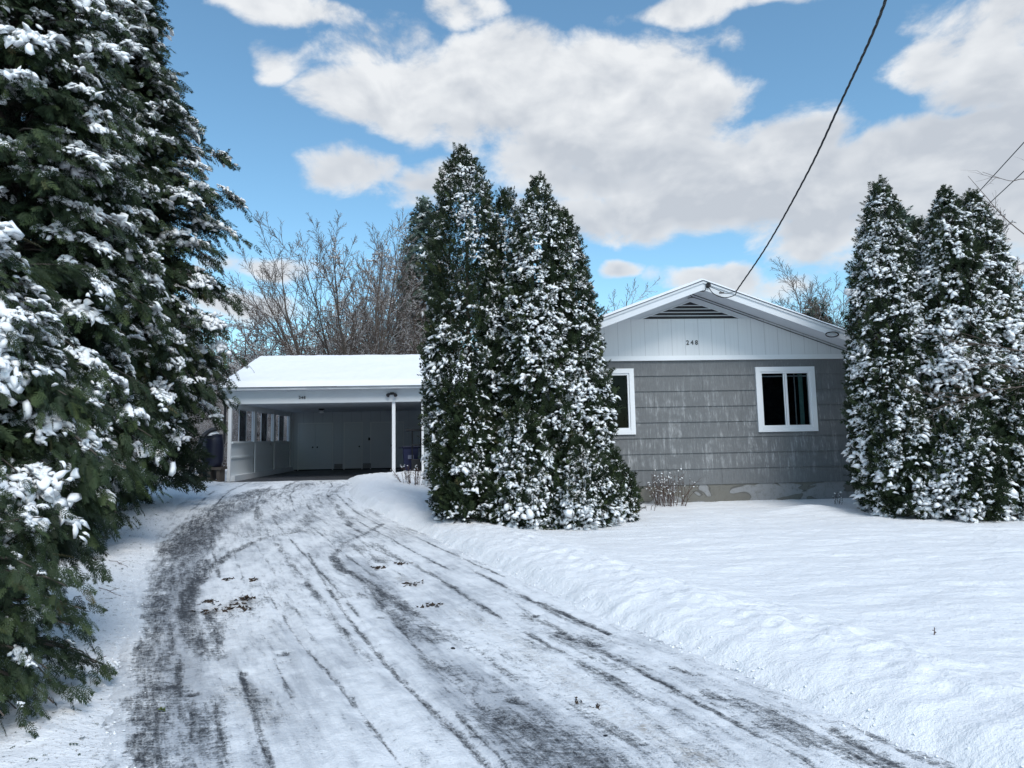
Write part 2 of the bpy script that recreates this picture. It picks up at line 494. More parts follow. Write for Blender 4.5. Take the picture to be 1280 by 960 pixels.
stroke(bare, [(640, 905), (690, 930), (740, 965)], .34, .60)
stroke(bare, [(600, 890), (650, 920)], .2, .5)
stroke(bare, [(720, 880), (770, 915), (800, 930)], .08, .58)
stroke(bare, [(385, 662), (440, 668), (500, 700)], .25, .56)
stroke(bare, [(470, 735), (500, 770), (545, 800)], .22, .56)
stroke(bare, [(540, 825), (590, 860)], .22, .50)
stroke(bare, [(400, 612), (395, 640), (370, 662)], .3, .5)
stroke(bare, [(470, 745), (430, 745)], .2, .5)
stroke(bare, [(185, 770), (195, 700)], .2, .6)
stroke(bare, [(255, 880), (250, 960)], .25, .5)
stroke(bare, [(700, 795), (790, 835)], .25, .5)
# right edge, under the bank
stroke(bare, [(672, 752), (710, 770), (760, 792)], .045, .90)
stroke(bare, [(655, 768), (700, 788), (745, 806)], .09, .62)
stroke(bare, [(660, 800), (720, 830), (800, 860)], .10, .50)
stroke(bare, [(975, 862), (1030, 885)], .035, .85)
stroke(bare, [(1050, 895), (1110, 925), (1180, 958), (1230, 990)], .07, .95)
stroke(bare, [(890, 868), (960, 890), (1020, 925)], .13, .64)
stroke(bare, [(960, 905), (1040, 935), (1110, 965)], .16, .62)
stroke(bare, [(1040, 912), (1100, 945), (1150, 970)], .07, .8)
stroke(bare, [(840, 835), (880, 845)], .06, .55)
# thin glaze of packed ice
stroke(film, [(205, 970), (205, 820), (215, 730), (250, 670), (320, 625)], .42, .85)
stroke(film, [(170, 940), (175, 800), (195, 710)], .25, .9)
stroke(film, [(330, 655), (400, 630), (440, 605)], .5, .6)
stroke(film, [(215, 900), (210, 820), (225, 750), (260, 690)], .45, .55)
stroke(film, [(560, 835), (520, 790), (480, 745), (440, 700)], .35, .62)
stroke(film, [(560, 835), (640, 900), (720, 960)], .45, .70)
stroke(film, [(430, 690), (385, 665), (390, 630), (420, 605)], .6, .5)
stroke(film, [(330, 680), (320, 640), (350, 615)], .6, .45)
stroke(film, [(400, 740), (460, 820), (560, 930)], .2, .4)
stroke(film, [(700, 790), (850, 850), (1000, 930)], .35, .45)
stroke(film, [(520, 690), (600, 740), (700, 790)], .2, .25)
bare = .80 * np.tanh(bare / .80 * (.92 + .25*fbm(dx_*5, dy_*4, seed=90, oct=3)))
_u = UU.ravel() + .012*np.sin(VV.ravel()*.6)
for u0, w0, am, sd_i in ((.10, .012, .62, 1), (.15, .008, .6, 2), (.205, .010, .66, 3), (.27, .006, .5, 4), (.36, .008, .5, 5), (.43, .018, .56, 6), (.49, .008, .6, 7), (.56, .020, .58, 8), (.62, .007, .6, 9), (.70, .012, .52, 10), (.78, .016, .56, 11), (.85, .009, .62, 12), (.91, .012, .6, 13), (.955, .010, .66, 14)):
    al = S(.36, .66, vnoise(VV.ravel()*.55 + sd_i*7.3, VV.ravel()*0 + sd_i, seed=120+sd_i)) * (.7 + .5*vnoise(VV.ravel()*4, _u*60, seed=140+sd_i))
    bare = np.maximum(bare, am*al*np.exp(-((_u-u0)/w0)**2)); film = np.maximum(film, .75*am*al*np.exp(-((_u-u0)/(w0*3.2))**2)); DZs = 0
_ed = -drive_sd(dx_, dy_) + (fbm(dx_*4, dy_*4, seed=95) - .5)*.35
film *= S(.02, .34, _ed); bare = .1 + (bare - .1) * S(-.06, .16, _ed)
# carport mouth stays dark and wet
bare = np.maximum(bare, S(-.75, -.15, (dx_-CP[0])*E2[0] + (dy_-CP[1])*E2[1]) * .95)
# leaf stain and sand
stroke(dirt, [(272, 765), (300, 752)], .13, 1.0)
stroke(dirt, [(500, 722), (520, 732)], .07, .8)
stroke(dirt, [(575, 765), (650, 805), (760, 885), (880, 950)], .10, .42)
stroke(dirt, [(860, 940), (885, 955)], .07, 1.0)
stroke(dirt, [(800, 908), (812, 914)], .04, 1.0)
stroke(dirt, [(300, 860), (340, 900)], .12, .5)
prints = [(214, 857, .9), (240, 866, .8), (355, 817, .7), (355, 826, .5), (305, 841, .7), (617, 862, .7), (640, 874, .8), (650, 877, .8), (565, 811, .0),
          (666, 770, .8), (702, 790, .9), (714, 797, .9), (740, 805, .9), (770, 823, .6), (670, 768, .7), (460, 785, .5), (478, 772, .6), (585, 880, .5), (390, 815, .4), (410, 770, .3), (470, 712, .5), (505, 750, .5)]
hprint = np.zeros(dx_.size)
for px, py, a in prints:
    c = on_ground(px, py)
    ax_, ay_ = .07, .035
    d = ((dx_ - c[0]) / ax_) ** 2 + ((dy_ - c[1]) / (ay_ * 1.6)) ** 2
    bare = np.maximum(bare, a * np.exp(-d)); hprint = np.maximum(hprint, (a > 0) * np.exp(-d * .7))
bare = np.maximum(bare, .08 + .42*fbm(dx_*1.1 + 7, dy_*.5, seed=81, oct=3)); film = np.maximum(film, .66*fbm(dx_*1.5, dy_*.6, seed=82, oct=3))
w_ = (xR(VV) - xL(VV)).ravel()
um = UU.ravel() * w_
DZ = base_h(dx_, dy_) + .012 * (fbm(um * 5, VV.ravel() * 1.6, seed=31) - .5) + .022 * (fbm(dx_*15, dy_*15, seed=32) - .5) - .012 * np.clip(bare, 0, 1) - .012 * hprint
for px in ([(385, 690), (410, 735), (450, 790), (500, 850), (560, 905), (620, 965)], [(330, 727), (350, 765), (378, 805), (420, 850), (470, 915), (520, 975)], [(465, 740), (530, 820), (610, 890), (660, 930)]):
    d = seg_dist(dx_, dy_, wpoly(px)); DZ += -.010 * np.exp(-(d/.05)**2) + .007 * np.exp(-((d-.11)/.04)**2)

def mk_drive():
    t = NT('driveway_snow_and_asphalt'); o = t.coord()
    uvn = t.n('ShaderNodeUVMap', uv_map='along').outputs[0]
    s1 = t.noise(1, uvn, 5, .68, mapping=(11, 1.7, 1)); s2 = t.noise(1, uvn, 4, .7, mapping=(42, 7, 1)); s3 = t.noise(1, uvn, 4, .7, mapping=(3.2, .7, 1))
    i1 = t.noise(20, o, 5, .7); i2 = t.noise(75, o, 3, .7); i0 = t.noise(4.5, o, 4, .65)
    cross = t.noise(1, uvn, 3, .7, mapping=(5, 34, 1))
    n = t.math('MULTIPLY', s1, .26)
    for a, k in ((s2, .16), (i1, .22), (i2, .18), (s3, .08), (cross, .16)): n = t.math('ADD', n, t.math('MULTIPLY', a, k))
    b = t.attr('bare'); f = t.attr('film'); d = t.attr('dirt')
    # exposure = how much of the bare mask beats the noise
    e = t.math('SUBTRACT', t.math('MULTIPLY', b, .95), t.math('ADD', t.math('MULTIPLY', t.math('SUBTRACT', n, .53), 2.9), .46))
    ex = t.rng(e, -.10, .27)
    e2 = t.math('SUBTRACT', t.math('MULTIPLY', f, .95), t.math('ADD', t.math('MULTIPLY', t.math('SUBTRACT', t.math('ADD', t.math('MULTIPLY', i0, .3), t.math('ADD', t.math('MULTIPLY', s3, .3), t.math('MULTIPLY', s1, .4))), .5), 1.6), .28))
    fx = t.math('MULTIPLY', t.rng(e2, -.14, .46), .74)
    asph = t.mix(i2, (.028, .031, .038), (.075, .080, .09))
    icy = t.mix(s1, (.20, .225, .265), (.38, .41, .46))
    snow = t.mix(i1, (.80, .83, .87), (.88, .89, .91))
    c = t.mix(fx, snow, icy)
    # scattered grit
    c = t.mix(t.math('MULTIPLY', t.rng(i2, .66, .76), .30), c, (.2, .19, .18))
    dd = t.math('MULTIPLY', d, t.rng(i1, .40, .62))
    c = t.mix(t.math('MULTIPLY', dd, .75), c, t.mix(i0, (.12, .095, .075), (.36, .31, .24)))
    c = t.mix(ex, c, t.mix(t.math('MULTIPLY', t.rng(i1, .5, .7), .22), asph, (.5, .54, .6)))
    rough = t.math('SUBTRACT', .6, t.math('MULTIPLY', ex, .12))
    h = t.math('ADD', t.math('MULTIPLY', t.math('SUBTRACT', 1, ex), .9), t.math('ADD', t.math('MULTIPLY', i1, .8), t.math('ADD', t.math('MULTIPLY', i2, .35), t.math('MULTIPLY', s1, .8))))
    return t.bsdf(c, rough, .3, h, .75, .022)
nyd, nxd = UU.shape
ii = (np.arange(nyd-1)[:, None] * nxd + np.arange(nxd-1)[None]).ravel()
df = np.stack([ii, ii+1, ii+nxd+1, ii+nxd], 1)
dm = np_mesh('driveway', np.stack([dx_, dy_, DZ + .004], 1), df.ravel(), np.full(len(df), 4), mk_drive(), True)
set_attr(dm, 'bare', bare); set_attr(dm, 'film', film); set_attr(dm, 'dirt', dirt)
uvl = dm.uv_layers.new(name='along')
arc = np.concatenate([[0], np.cumsum(np.hypot(np.diff((xL(vv)+xR(vv))/2), np.diff(vv)))])
uvv = np.stack([UU.ravel() * 4.2, np.repeat(arc, nxd)], 1)
uvl.data.foreach_set('uv', uvv[df.ravel()].ravel().astype(np.float32))
tag(link('driveway', dm), kind='structure')

# ------------------------------------------------------------------ house
def text_part(txt, size, mat, parent, loc, name='house_number', depth=.008, space=1.25):
    cu = bpy.data.curves.new(name, 'FONT'); cu.body = txt; cu.size = size; cu.extrude = depth; cu.align_x = 'CENTER'; cu.space_character = space
    cu.offset = .002
    tmp = bpy.data.objects.new('tmp', cu); COL.objects.link(tmp)
    dg = bpy.context.evaluated_depsgraph_get(); me = bpy.data.meshes.new_from_object(tmp.evaluated_get(dg))
    bpy.data.objects.remove(tmp); me.materials.clear(); me.materials.append(mat)
    me.transform(Matrix.Rotation(R(90), 4, 'X'))
    return link(name, me, parent, loc)

house = empty('house', HO, TH)
tag(house, 'single-storey grey shingled house with white gable and number 248', 'house')
HW = 3.85; HD = 11.0; SL = .365; AP = 4.60
WIN = [(-2.62, -1.385), (1.455, 2.755)]; WZ0, WZ1 = 1.475, 2.87
# wall core with window openings (front), plain elsewhere
m = MB()
m.box((-HW+.03, .06, .1), (-HW+.15, HD, 3.2)).box((HW-.15, .06, .1), (HW-.03, HD, 3.2)).box((-HW+.03, HD-.1, .1), (HW-.03, HD, 3.2))
xsb = [-HW+.15, WIN[0][0], WIN[0][1], WIN[1][0], WIN[1][1], HW-.15]
for a, b in ((0, 1), (2, 3), (4, 5)): m.box((xsb[a], .06, .3), (xsb[b], .16, 3.1))
for a, b in WIN: m.box((a, .06, .3), (b, .16, WZ0)).box((a, .06, WZ1), (b, .16, 3.1))
m.prism_y([(-HW+.03, 3.1), (HW-.03, 3.1), (HW-.03, AP-SL*HW-.03), (0, AP-.02), (-HW+.03, AP-SL*HW-.03)], .06, .16)
m.prism_y([(-HW+.03, 3.203), (HW-.03, 3.203), (HW-.03, AP-SL*HW-.03), (0, AP-.02), (-HW+.03, AP-SL*HW-.03)], HD-.1, HD)
m.build('wall', M['siding'], house)
# front siding: eight courses, each thicker at its lower edge; butt joints
rng = np.random.default_rng(3)
z0 = .325; CH = (3.075 - .325) / 8
m = MB()
joints = [[-1.9, 1.32], [-2.5, .2, 2.95], [-.9, 1.1], [-2.9, 1.9], [-1.5, .75, 3.1], [-2.3, 1.3], [-.7, 2.4], [-2.0, .55]]
for k in range(8):
    za = z0 + k*CH; zb = za + CH + .012
    cuts = sorted(joints[7-k])
    edges = [-HW] + cuts + [HW]
    for a, b in zip(edges[:-1], edges[1:]):
        spans = [(a + .002, b - .002)]
        for wa, wb in WIN:
            ns = []
            for p, q in spans:
                if za < WZ1 and zb > WZ0 and p < wb and q > wa:
                    if p < wa: ns.append((p, wa, za, zb))
                    if q > wb: ns.append((wb, q, za, zb))
                    if za < WZ0 and WZ0 < zb: pass
                else: ns.append((p, q))
            spans = [s[:2] for s in ns]
        o_ = rng.uniform(0, .002)
        for p, q in spans:
            m.prism_x([(.058, za), (.018 - o_, za), (.040 - o_, zb), (.058, zb)], p, q)
    # strips above/below the window inside a course
    for wa, wb in WIN:
        if za < WZ0 < zb: m.prism_x([(.058, za), (.018, za), (.040, WZ0), (.058, WZ0)], wa, wb)
        if za < WZ1 < zb: m.prism_x([(.058, WZ1), (.02, WZ1), (.040, zb), (.058, zb)], wa, wb)
m.build('front_siding', M['siding'], house)
for _s in (-1, 1): MB().box((min(_s*(HW+.012), _s*(HW-.03)), .004, .33), (max(_s*(HW+.012), _s*(HW-.03)), .06, 3.2)).build('corner_board', M['siding'], house)
MB().box((-HW+.02, .035, -.3), (HW-.02, HD, .322)).build('foundation', M['concrete'], house)
# gable: boards and upper panel
zt = 4.005
def zr(x): return AP - SL*abs(x) - .012
xb = (AP - .012 - zt) / SL
MB().prism_y([(-HW, 3.125), (HW, 3.125), (HW, zr(HW)), (xb, zt), (-xb, zt), (-HW, zr(HW))], .0, .058).build('gable_boards', M['boards'], house)
MB().box((-HW-.01, -.022, 3.07), (HW+.01, .056, 3.123)).box((-HW-.01, -.012, 3.125), (HW+.01, -.001, 3.175)).build('gable_trim', M['trim'], house)
m = MB(); m.prism_y([(-xb+.005, zt+.003), (xb-.005, zt+.003), (0, AP-.014)], .02, .056)
m.build('gable_panel', M['fascia'], house)
# louvred vent
vent = MB().prism_y([(-1.13, 4.012), (1.13, 4.012), (0, 4.395)], .008, .019).build('gable_vent', M['black'], house)
m = MB()
for k in range(4):
    z = 4.085 + k*.077; hw = 1.13*(4.395 - z)/.383 - .0
    m.prism_x([(-.018, z-.022), (.007, z-.002), (.007, z+.006), (-.018, z-.012)], -hw - .03, hw + .03)
m.tube([(-1.16, -.004, 4.004), (0, -.004, 4.405)], .014, 4).tube([(1.16, -.004, 4.004), (0, -.004, 4.405)], .014, 4)
m.build('louvre', M['fascia'], vent)
text_part('248', .14, M['numbers'], house, (.0, -.004, 3.42), space=1.45)
# roof
RH = 4.28; OV = .85; RD = HD + .4
def roofz(x): return AP + .02 - SL*abs(x)
for_ = MB()
for s in (-1, 1):
    for_.prism_y([(0, AP+.075), (s*RH, AP+.075-SL*RH), (s*RH, AP+.02-SL*RH), (0, AP+.02)], -OV, RD)
roof = for_.build('roof', M['dark_line'], house)
sf = MB()
for s in (-1, 1): sf.prism_y([(0, AP+.017), (s*RH, AP+.017-SL*RH), (s*RH, AP-.003-SL*RH), (0, AP-.003)], -OV+.05, -.001)
sf.build('soffit', M['soffit'], house)
for s in (-1, 1):
    fa = MB().prism_y([(0, AP+.055), (s*(RH+.02), AP+.055-SL*RH), (s*(RH+.02), AP-.125-SL*RH), (0, AP-.125)], -OV-.03, -OV)
    fa.prism_y([(0, AP+.075), (s*(RH+.03), AP+.075-SL*RH), (s*(RH+.03), AP+.02-SL*RH), (0, AP+.02)], -OV-.055, -OV-.032)
    fa.build('rake_board', M['fascia'], house)
    MB().prism_y([(0, AP+.08), (s*(RH+.03), AP+.08-SL*RH), (s*(RH+.03), AP+.068-SL*RH), (0, AP+.068)], -OV-.07, -OV-.0305+.02).build('drip_edge', M['dark_line'], house)
    MB().box((s*RH-.0, -OV, AP-.12-SL*RH), (s*RH+s*.025, RD, AP+.05-SL*RH)).build('eave_board', M['fascia'], house)
# roof snow, uneven
def roof_snow(name, parent, x0, x1, y0, y1, zf, thick, nxx, nyy, seed, axis_='x'):
    gx = np.linspace(x0, x1, nxx); gy = np.linspace(y0, y1, nyy); X, Y = np.meshgrid(gx, gy)
    ed = np.minimum(np.minimum(X - x0, x1 - X), np.minimum(Y - y0, y1 - Y))
    t_ = thick * (1 - (1 - np.clip(ed / (thick*1.3), 0, 1)) ** 2) ** .5 * (1 + .35*(fbm(X*1.3, Y*1.3, seed=seed) - .5) + .25*(fbm(X*5, Y*5, seed=seed+1) - .5))
    wob = (fbm(X*3, Y*3, seed=seed+2) - .5) * .05 * (ed < .02)
    Zt = zf(X, Y) + t_; Zb = zf(X, Y)
    n = X.size; ii = (np.arange(nyy-1)[:, None]*nxx + np.arange(nxx-1)[None]).ravel()
    top = np.stack([ii, ii+1, ii+nxx+1, ii+nxx], 1); bot = np.stack([ii, ii+nxx, ii+nxx+1, ii+1], 1) + n
    border = list(range(nxx)) + [nxx*(j+1)-1 for j in range(1, nyy)] + [nxx*(nyy-1)+i for i in range(nxx-2, -1, -1)] + [nxx*j for j in range(nyy-2, 0, -1)]
    bo = np.array(border); bn = np.roll(bo, -1)
    side = np.stack([bo, bo+n, bn+n, bn], 1)
    v = np.vstack([np.stack([X.ravel()+wob.ravel(), Y.ravel()+wob.ravel(), Zt.ravel()], 1), np.stack([X.ravel()+wob.ravel(), Y.ravel()+wob.ravel(), Zb.ravel()], 1)])
    f = np.vstack([top, bot, side])
    return link(name, np_mesh(name, v, f.ravel(), np.full(len(f), 4), M['snow_roof'], True), parent)
roof_snow('snow_cover', roof, -RH-.03, RH+.03, -OV-.06, RD, lambda X, Y: AP + .083 - SL*np.abs(X), .06, 180, 150, 40)

# windows
def window(x0, x1, sashes, curtain, name='window'):
    w = MB()
    T = .105
    w.box((x0-.035, -.012, WZ0-.03), (x0-.035+T, .057, WZ1+.03)).box((x1+.035-T, -.012, WZ0-.03), (x1+.035, .057, WZ1+.03))
    w.box((x0-.035+T, -.012, WZ0-.03), (x1+.035-T, .057, WZ0-.03+T)).box((x0-.035+T, -.012, WZ1+.03-T), (x1+.035-T, .057, WZ1+.03))
    fr = w.build('window', M['trim'], house, bevel=.004)
    a, b, c, d = x0+.07+.001, x1-.07-.001, WZ0+.075+.001, WZ1-.075-.001
    t2 = .04
    w = MB(); w.box((a, .012, c), (a+t2, .1, d)).box((b-t2, .012, c), (b, .1, d)).box((a+t2, .012, c), (b-t2, .1, c+t2)).box((a+t2, .012, d-t2), (b-t2, .1, d))
    mid = (a+b)/2 + .02
    w.box((mid-.022, .02, c+t2), (mid+.022, .05, d-t2))
    w.box((mid-.05, .055, c+t2), (mid-.024, .085, d-t2))
    w.build('sash', M['trim'], fr)
    MB().box((a+t2+.001, .06, c+t2+.001), (b-t2-.001, .066, d-t2-.001)).build('pane', M['glass'], fr)
    # room behind the window
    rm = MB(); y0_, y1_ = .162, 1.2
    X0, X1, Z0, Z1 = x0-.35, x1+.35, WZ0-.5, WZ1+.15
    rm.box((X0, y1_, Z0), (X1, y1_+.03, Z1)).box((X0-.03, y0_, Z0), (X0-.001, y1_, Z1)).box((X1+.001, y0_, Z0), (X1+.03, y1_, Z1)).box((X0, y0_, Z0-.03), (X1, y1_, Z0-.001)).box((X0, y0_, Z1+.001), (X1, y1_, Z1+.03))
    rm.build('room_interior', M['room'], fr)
    MB().box((x0+.07, .1, WZ0+.0), (x1-.07, .32, WZ0+.085)).build('inner_sill', M['sill_wood' if not curtain else 'curtain'], fr)
    if curtain:
        for cx, cw, mt in ((b-.13, .10, 'curtain_green'), (b-.27, .02, 'curtain'), (mid+.12, .015, 'room')):
            cv = MB(); pts = []
            K = 14
            for i in range(K): pts.append((cx - cw/2 + cw*i/(K-1), .22 + .012*math.sin(i*1.9)))
            cv.add([(x, y, z) for z in (c, d) for x, y in pts] + [(x, y+.006, z) for z in (c, d) for x, y in pts],
                   [(i, i+1, K+i+1, K+i) for i in range(K-1)] + [(2*K+i, 3*K+i, 3*K+i+1, 2*K+i+1) for i in range(K-1)])
            cv.build('curtain', M[mt], fr)
        MB().tube([(a, .2, d-.09), (b, .2, d-.09)], .015, 8).build('curtain_rod', M['curtain'], fr)
    return fr
window(*WIN[0], 2, False); window(*WIN[1], 2, True)

# service mast hardware and cable stapled under the rake (fixed to the house)
PK = np.array([.10, -OV-.07, AP-.03])
MB().tube([PK + [0, .03, -.05], PK + [0, 0, .05]], .03, 10).box(tuple(PK + [-.05, -.01, -.03]), tuple(PK + [.05, .03, .03])).build('cable_bracket', M['black'], house, smooth=False)

# ------------------------------------------------------------------ carport
carport = empty('carport', CP, TH)
tag(carport, 'open white carport with snow-covered roof, house number 248 on its beam', 'carport')
CW = 9.3; CD = 7.6
MB().box((.0, .0, -.2), (CW, CD, -.012)).build('floor_slab', simple('wet_asphalt_floor', (.03, .032, .038), .45, .35, .3, 5, .2), carport)
MB().box((-.1, -.06, 2.385), (CW, .0, 2.80)).build('beam', M['beam'], carport, bevel=.005)
MB().box((-.2, -.34, 2.80), (CW, -.061, 2.835)).box((-.2, -.34, 2.835), (CW, -.31, 2.90)).build('eave_board', M['fascia'], carport)
MB().box((-.21, -.352, 2.875), (3.4, -.341, 2.915)).build('drip_edge', M['dark_line'], carport)
MB().box((.0, .003, 2.42), (CW, CD, 2.45)).build('ceiling', M['interior'], carport)
# roof gable: ridge along x
def crz(y): 
    return 2.86 + .325 * (y + .34) if y < 3.75 else 2.86 + .325*4.09 - .325*(y-3.75)
m = MB(); m.prism_x([(-.33, 2.84), (3.75, crz(3.75)-.02), (CD+.3, crz(CD+.3)-.02), (CD+.3, crz(CD+.3)+.03), (3.75, crz(3.75)+.03), (-.34, 2.90)], -.2, CW)
croof = m.build('roof', M['dark_line'], carport)
MB().prism_x([(.0, 2.452), (CD, 2.452), (CD, crz(CD)-.06), (3.75, crz(3.75)-.06), (0, crz(0)-.06)], -.02, .05).build('gable_wall', M['white'], carport)
roof_snow('snow_cover', croof, -.24, CW-.1, -.40, CD+.3, lambda X, Y: np.where(Y < 3.75, 2.905 + .325*(Y+.34), 2.905 + .325*4.09 - .325*(Y-3.75)), .15, 240, 90, 60)
for lx, w in ((0.0, .10), (5.07, .105)):
    MB().box((lx, .0, -.02), (lx+w, .1, 2.384)).build('post', M['trim'], carport, bevel=.006)
MB().box((6.0, -.0, -.1), (6.07, .10, 2.384)).build('post', M['trim'], carport)
MB().box((6.071, .02, -.1), (CW, .12, 2.384)).build('side_wall', M['green_siding'], carport)
# left wall
m = MB(); m.box((.0, .101, -.01), (.22, CD, .17)); m.build('curb', M['fascia'], carport)
m = MB(); m.box((.02, .101, .17), (.07, CD, 1.17)).box((.07, .101, .70), (.105, CD, .75)).box((.0, .101, 1.17), (.14, CD, 1.215)).box((.02, .101, 2.27), (.10, CD, 2.419))
m.build('left_wall', M['inner_wall'], carport)
groups = [(.16, 2.35), (2.62, 4.75), (5.02, 7.1)]
for a, b in ((2.35, 2.62), (4.75, 5.02), (7.1, CD-.01)): MB().box((.02, a, 1.216), (.12, b, 2.269)).build('wall_post', M['white'], carport)
for y in (2.42, 4.82, 7.2): MB().box((.106, y, .171), (.14, y+.13, 1.169)).build('stud', M['trim'], carport)
for a, b in groups:
    w = MB(); L_ = b - a
    for k in range(4): 
        yy = a + L_*k/3; w.box((.045, yy-.016 if k else yy, 1.216), (.07, yy+.016 if k < 3 else yy+.001, 2.268))
    w.box((.046, a, 2.246), (.069, b, 2.2665)).box((.046, a, 1.2165), (.069, b, 1.234))
    fr = w.build('window', M['fascia'] , carport)
    for k in (0, 2): MB().box((.058, a+L_*k/3+.021, 1.235), (.062, a+L_*(k+1)/3-.021, 2.245)).build('pane', M['glass_clear'], fr)
    MB().box((.056, a+L_/3+.021, 1.235), (.064, a+2*L_/3-.021, 2.245)).build('screen', M['screen'], fr)
# back wall with doors and vents
BY = CD - .1
MB().box((.07, BY, -.01), (CW, CD, 2.419)).build('back_wall', M['interior'], carport)
MB().box((.223, BY-.02, -.01), (CW, BY-.001, .035)).build('threshold', M['dark_line'], carport)
def door(x0, x1, leaves, knobs, top=1.93):
    f = MB(); T = .045
    f.box((x0-T, BY-.022, .0), (x0, BY-.001, top+T)).box((x1, BY-.022, .0), (x1+T, BY-.001, top+T)).box((x0, BY-.022, top), (x1, BY-.001, top+T))
    d = MB(); w = (x1-x0)/leaves
    for k in range(leaves): d.box((x0+k*w+.006, BY-.012, .04), (x0+(k+1)*w-.006, BY-.0015, top-.006))
    dd = d.build('door', M['door_paint'], carport)
    f.build('door_frame', M['inner_wall'], dd)
    for kx in knobs:
        kn = MB().lathe([(.012, 0), (.03, .01), (.034, .03), (.02, .045)], (0, 0, 0), 12)
        kn.v = [(kx + v[0], BY - .013 - v[2], .95 + v[1]) for v in kn.v]; kn.build('door_knob', M['black'], dd)
door(.42, 1.80, 2, [1.0, 1.19]); door(2.32, 3.02, 1, [2.93]); door(3.42, 4.75, 1, [4.28])
for a in (1.9, 3.08):
    v = MB().box((a, BY-.03, .05), (a+.33, BY-.0225, .235)).build('floor_vent', M['black'], carport)
    s_ = MB()
    for k in range(4): s_.box((a+.01, BY-.042, .07+k*.042), (a+.32, BY-.0305, .085+k*.042))
    s_.build('vent_slat', M['fascia'], v)
MB().box((3.30, BY-.06, 1.20), (3.38, BY-.002, 1.32)).build('lock_box', M['black'], carport, bevel=.008)
MB().box((5.9, BY-.05, 0), (6.02, BY-.001, 2.41)).build('corner_trim', M['white'], carport)
lp = MB().lathe([(.11, 0), (.11, -.03), (.06, -.05)], (1.95, 4.5, 2.419), 18).build('ceiling_lamp', M['black'], carport)
MB().lathe([(.04, -.051), (.10, -.075), (.10, -.14), (.05, -.17)], (1.95, 4.5, 2.419), 18).build('lamp_shade', M['lamp_glass'], lp, smooth=True)
text_part('248', .125, M['numbers'], carport, (2.28, -.069, 2.52), space=1.2)
# twin floodlight on the beam
fl = MB().box((5.02, -.085, 2.61), (5.14, -.061, 2.69)).build('floodlight', M['black'], carport)
for s in (-1, 1):
    h = MB(); c = np.array([5.08 + s*.09, -.12, 2.63]); d = np.array([s*.35, -.8, -.5]); d /= np.linalg.norm(d)
    h.tube([np.array([5.08+s*.03, -.08, 2.65]), c], .012, 6).tube([c - d*.03, c + d*.03, c + d*.09], [.03, .045, .06], 12)
    h.build('lamp_head', M['black'], fl)
# vertical downspout at the front left corner
ds = MB().tube([(-.10, -.12, 2.72), (-.10, -.12, 2.5), (-.075, -.05, 2.3), (-.075, -.05, 1.25), (-.10, -.1, 1.12)], .038, 10).build('downspout', M['black'], carport, smooth=True)
# ------------------------------------------------------------------ foliage instancer
def unit(a): return a / (np.linalg.norm(a, axis=-1, keepdims=True) + 1e-9)

def frames(d, n):
    """columns: side, along, normal"""
    d = unit(d); n = unit(n - d * np.sum(n*d, -1, keepdims=True)); s = np.cross(d, n)
    return np.stack([s, d, n], -1)          # (N,3,3)

class Cloud:
    """many small copies of a few templates written as plain geometry"""
    def __init__(s): s.V = []; s.Fc = []; s.T = []; s.n = 0
    def put(s, tpls, pos, d, nrm, scale, tint, rng):
        pos = np.asarray(pos, float); N = len(pos)
        if N == 0: return
        Fm = frames(np.asarray(d, float), np.asarray(nrm, float))
        scale = np.broadcast_to(np.asarray(scale, float).reshape(-1, 1) if np.ndim(scale) < 2 else scale, (N, 3))
        pick = rng.integers(0, len(tpls), N)
        for k, (tv, tf) in enumerate(tpls):
            w = np.where(pick == k)[0]
            if len(w) == 0: continue
            v = np.einsum('nij,nvj->nvi', Fm[w], tv[None] * scale[w][:, None, :]) + pos[w][:, None]
            s.V.append(v.reshape(-1, 3))
            s.Fc.append((tf[None] + (s.n + np.arange(len(w)) * len(tv))[:, None, None]).reshape(-1, tf.shape[1]))
            tt = np.repeat(np.broadcast_to(tint, (N,))[w], len(tv)); s.T.append(tt)
            s.n += len(w) * len(tv)
    def build(s, name, mat, parent, smooth=False, off=None):
        v = np.vstack(s.V)
        if off is not None: v = v - np.asarray(off)
        flat = np.concatenate([f.ravel() for f in s.Fc]); tot = np.concatenate([np.full(len(f), f.shape[1]) for f in s.Fc])
        me = np_mesh(name, v, flat, tot, mat, smooth); set_attr(me, 'tint', np.clip(np.concatenate(s.T), 0, 1))
        return link(name, me, parent)

